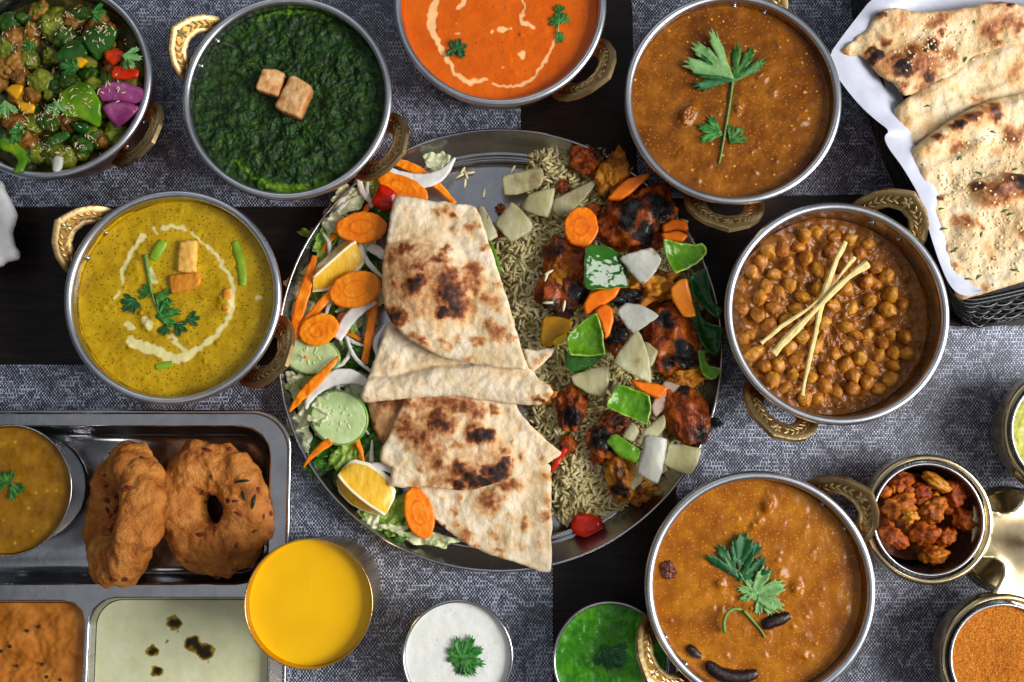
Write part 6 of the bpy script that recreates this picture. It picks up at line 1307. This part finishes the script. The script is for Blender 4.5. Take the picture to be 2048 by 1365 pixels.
YELP = food('yellow_stir_pepper', [(0.3, (206, 140, 6)), (0.7, (228, 172, 24))], .8, 4, .2, (2, .03), coat=.4)
GRY = food('green_yellow_pepper', [(0.3, (42, 96, 8)), (0.55, (92, 138, 14)), (.8, (158, 170, 28))], .5, 4, .2, (2, .03), coat=.4)
for pts, zz, mt, bow, ax, lb in [
    ([(110, 118), (125, 85), (150, 73), (168, 92), (176, 108), (150, 122), (128, 138)], .1, PEPS, .5, 20, 'dark green pepper chunk upper middle of the stir-fry'),
    ([(160, 70), (178, 48), (210, 45), (236, 62), (222, 90), (190, 118), (172, 95)], .15, PEPS, .5, 30, 'large green pepper chunk upper right of the stir-fry'),
    ([(120, 175), (150, 157), (180, 168), (202, 205), (198, 232), (190, 250), (160, 236), (128, 232), (112, 200)], .3, GRY, .5, 30, 'big yellow-edged green pepper chunk in the middle of the stir-fry'),
    ([(0, 280), (30, 282), (50, 300), (56, 325), (48, 346), (30, 350), (36, 322), (22, 306), (0, 300)], .2, GRY, -.2, 0, 'C-shaped green pepper slice at the lower left of the stir-fry'),
    ([(10, 180), (25, 168), (46, 170), (44, 186), (28, 198)], .2, YELP, .2, 0, 'yellow pepper piece at the left of the stir-fry'),
    ([(28, 200), (50, 205), (72, 210), (66, 226), (46, 228)], .15, YELP, .2, 0, 'small yellow pepper strip below the yellow piece'),
    ([(140, 118), (160, 112), (178, 122), (160, 136), (140, 132)], .2, YELP, .2, 0, 'orange yellow pepper piece above the big green chunk'),
    ([(208, 100), (230, 96), (248, 104), (240, 120), (222, 130), (210, 118)], .0, REDP, .3, 0, 'red pepper piece upper right of the stir-fry'),
    ([(226, 132), (256, 130), (280, 142), (276, 156), (244, 160), (222, 156)], -.1, REDP, .2, 0, 'orange red pepper piece above the red onion'),
    ([(196, 182), (216, 162), (250, 162), (284, 176), (292, 198), (270, 208), (230, 200), (200, 202)], .15, PUR, .45, -10, 'upper purple onion petal in the stir-fry'),
    ([(204, 214), (226, 200), (258, 204), (282, 214), (262, 236), (230, 254), (216, 236)], .2, PUR, .45, -10, 'lower purple onion petal in the stir-fry'),
    ([(102, 320), (112, 311), (126, 314), (122, 340), (114, 354), (106, 344)], .1, ONIW, .3, 80, 'small whitish onion petal at the bottom of the stir-fry'),
    ([(95, 278), (118, 264), (138, 262), (140, 274), (118, 288), (100, 294)], .1, PEPS, .3, 20, 'small green pepper strip below the middle of the stir-fry'),
    ([(140, 244), (165, 240), (180, 252), (170, 268), (148, 262)], -.1, PEPD, .3, 0, 'dark green pepper bit under the big chunk')]:
    petal('pepper_piece' if mt not in (PUR, ONIW) else 'onion_petal', pts, zs + zz, .32, mt, lb, 'pepper' if mt not in (PUR, ONIW) else 'onion', bow, ax, group=SG if mt not in (PUR, ONIW) else 'onion petals in the stir-fry', attr=(mt is ONIW))
for i, (a, b, rr_, d, lb) in enumerate([(150, 135, 30, 175, 'coriander leaf left of the red pepper in the stir-fry'), (248, 112, 34, -10, 'pale coriander leaf on the red pepper in the stir-fry'), (185, 25, 26, 0, 'coriander leaf at the top of the stir-fry'), (10, 205, 34, -80, 'coriander leaf at the left edge of the stir-fry'), (20, 265, 30, 0, 'coriander leaf above the C-shaped pepper slice'), (110, 205, 30, -80, 'coriander leaf left of the big pepper chunk'), (60, 100, 20, 120, 'small coriander leaf in the upper left of the stir-fry')]):
    sprig(a, b, zs + .35, lb, [(a, b, rr_, d, 3, LEAF if i % 2 == 0 else LEAFP), (a + 3, b + 3, rr_ * .7, d - 70, 1, LEAF)], group='coriander leaves on the stir-fry')
# dried coconut shreds over it
COC = food('coconut_shred', [(0.3, (196, 176, 128)), (0.7, (226, 212, 172))], 3, 3, .5, None)
bpy.context.view_layer.update(); pos = []; dg = bpy.context.evaluated_depsgraph_get()
cl = [(135, 30), (120, 60), (85, 215), (85, 240), (40, 245), (75, 290), (150, 285), (190, 300), (100, 130), (65, 60), (20, 80), (170, 200), (215, 185), (60, 130), (210, 75), (130, 220), (110, 300)]
while len(pos) < 330:
    g = rs.choice(cl); a, b = rs.gauss(g[0], 17), rs.gauss(g[1], 15); x, y = P(a, b, zs)
    if a < -5 or b < -5 or math.hypot(x - c[0], y - c[1]) > r * .9: continue
    ok, loc, *_ = SC.ray_cast(dg, Vector((x * U, y * U, .3)), Vector((0, 0, -1))); pos.append((x, y, loc.z / U + .05))
n = len(pos); W, Fg, _ = grains(np.array(pos), RNG.uniform(0, 6.28, n), RNG.normal(0, .4, n), RNG.uniform(.22, .5, n), RNG.uniform(.03, .05, n), RNG.normal(0, .8, n), np.zeros(n))
put('coconut_shreds', W, Fg, COC, label='pale dried coconut shreds sprinkled over the pepper stir-fry', cat='coconut', kind='stuff')

# ------------------------------------------------------------------ white piece at the left edge
WHT = food('white_rice_cake', [(0.3, (204, 204, 206)), (0.7, (222, 222, 224))], .5, 5, .5, (2, .04), sss=.3, sssr=(1, 1, 1))
petal('rice_cake', [(-120, 350), (-30, 345), (2, 362), (8, 380), (18, 398), (28, 418), (32, 432), (28, 448), (22, 466), (28, 488), (38, 506), (36, 518), (22, 522), (10, 524), (4, 532), (-30, 540), (-120, 530)], 2.6, 1.1, WHT, 'pale white wavy-edged steamed piece at the left edge', 'rice cake', .1, 0, attr=False, res=.16, wav=.1, edge=.6)
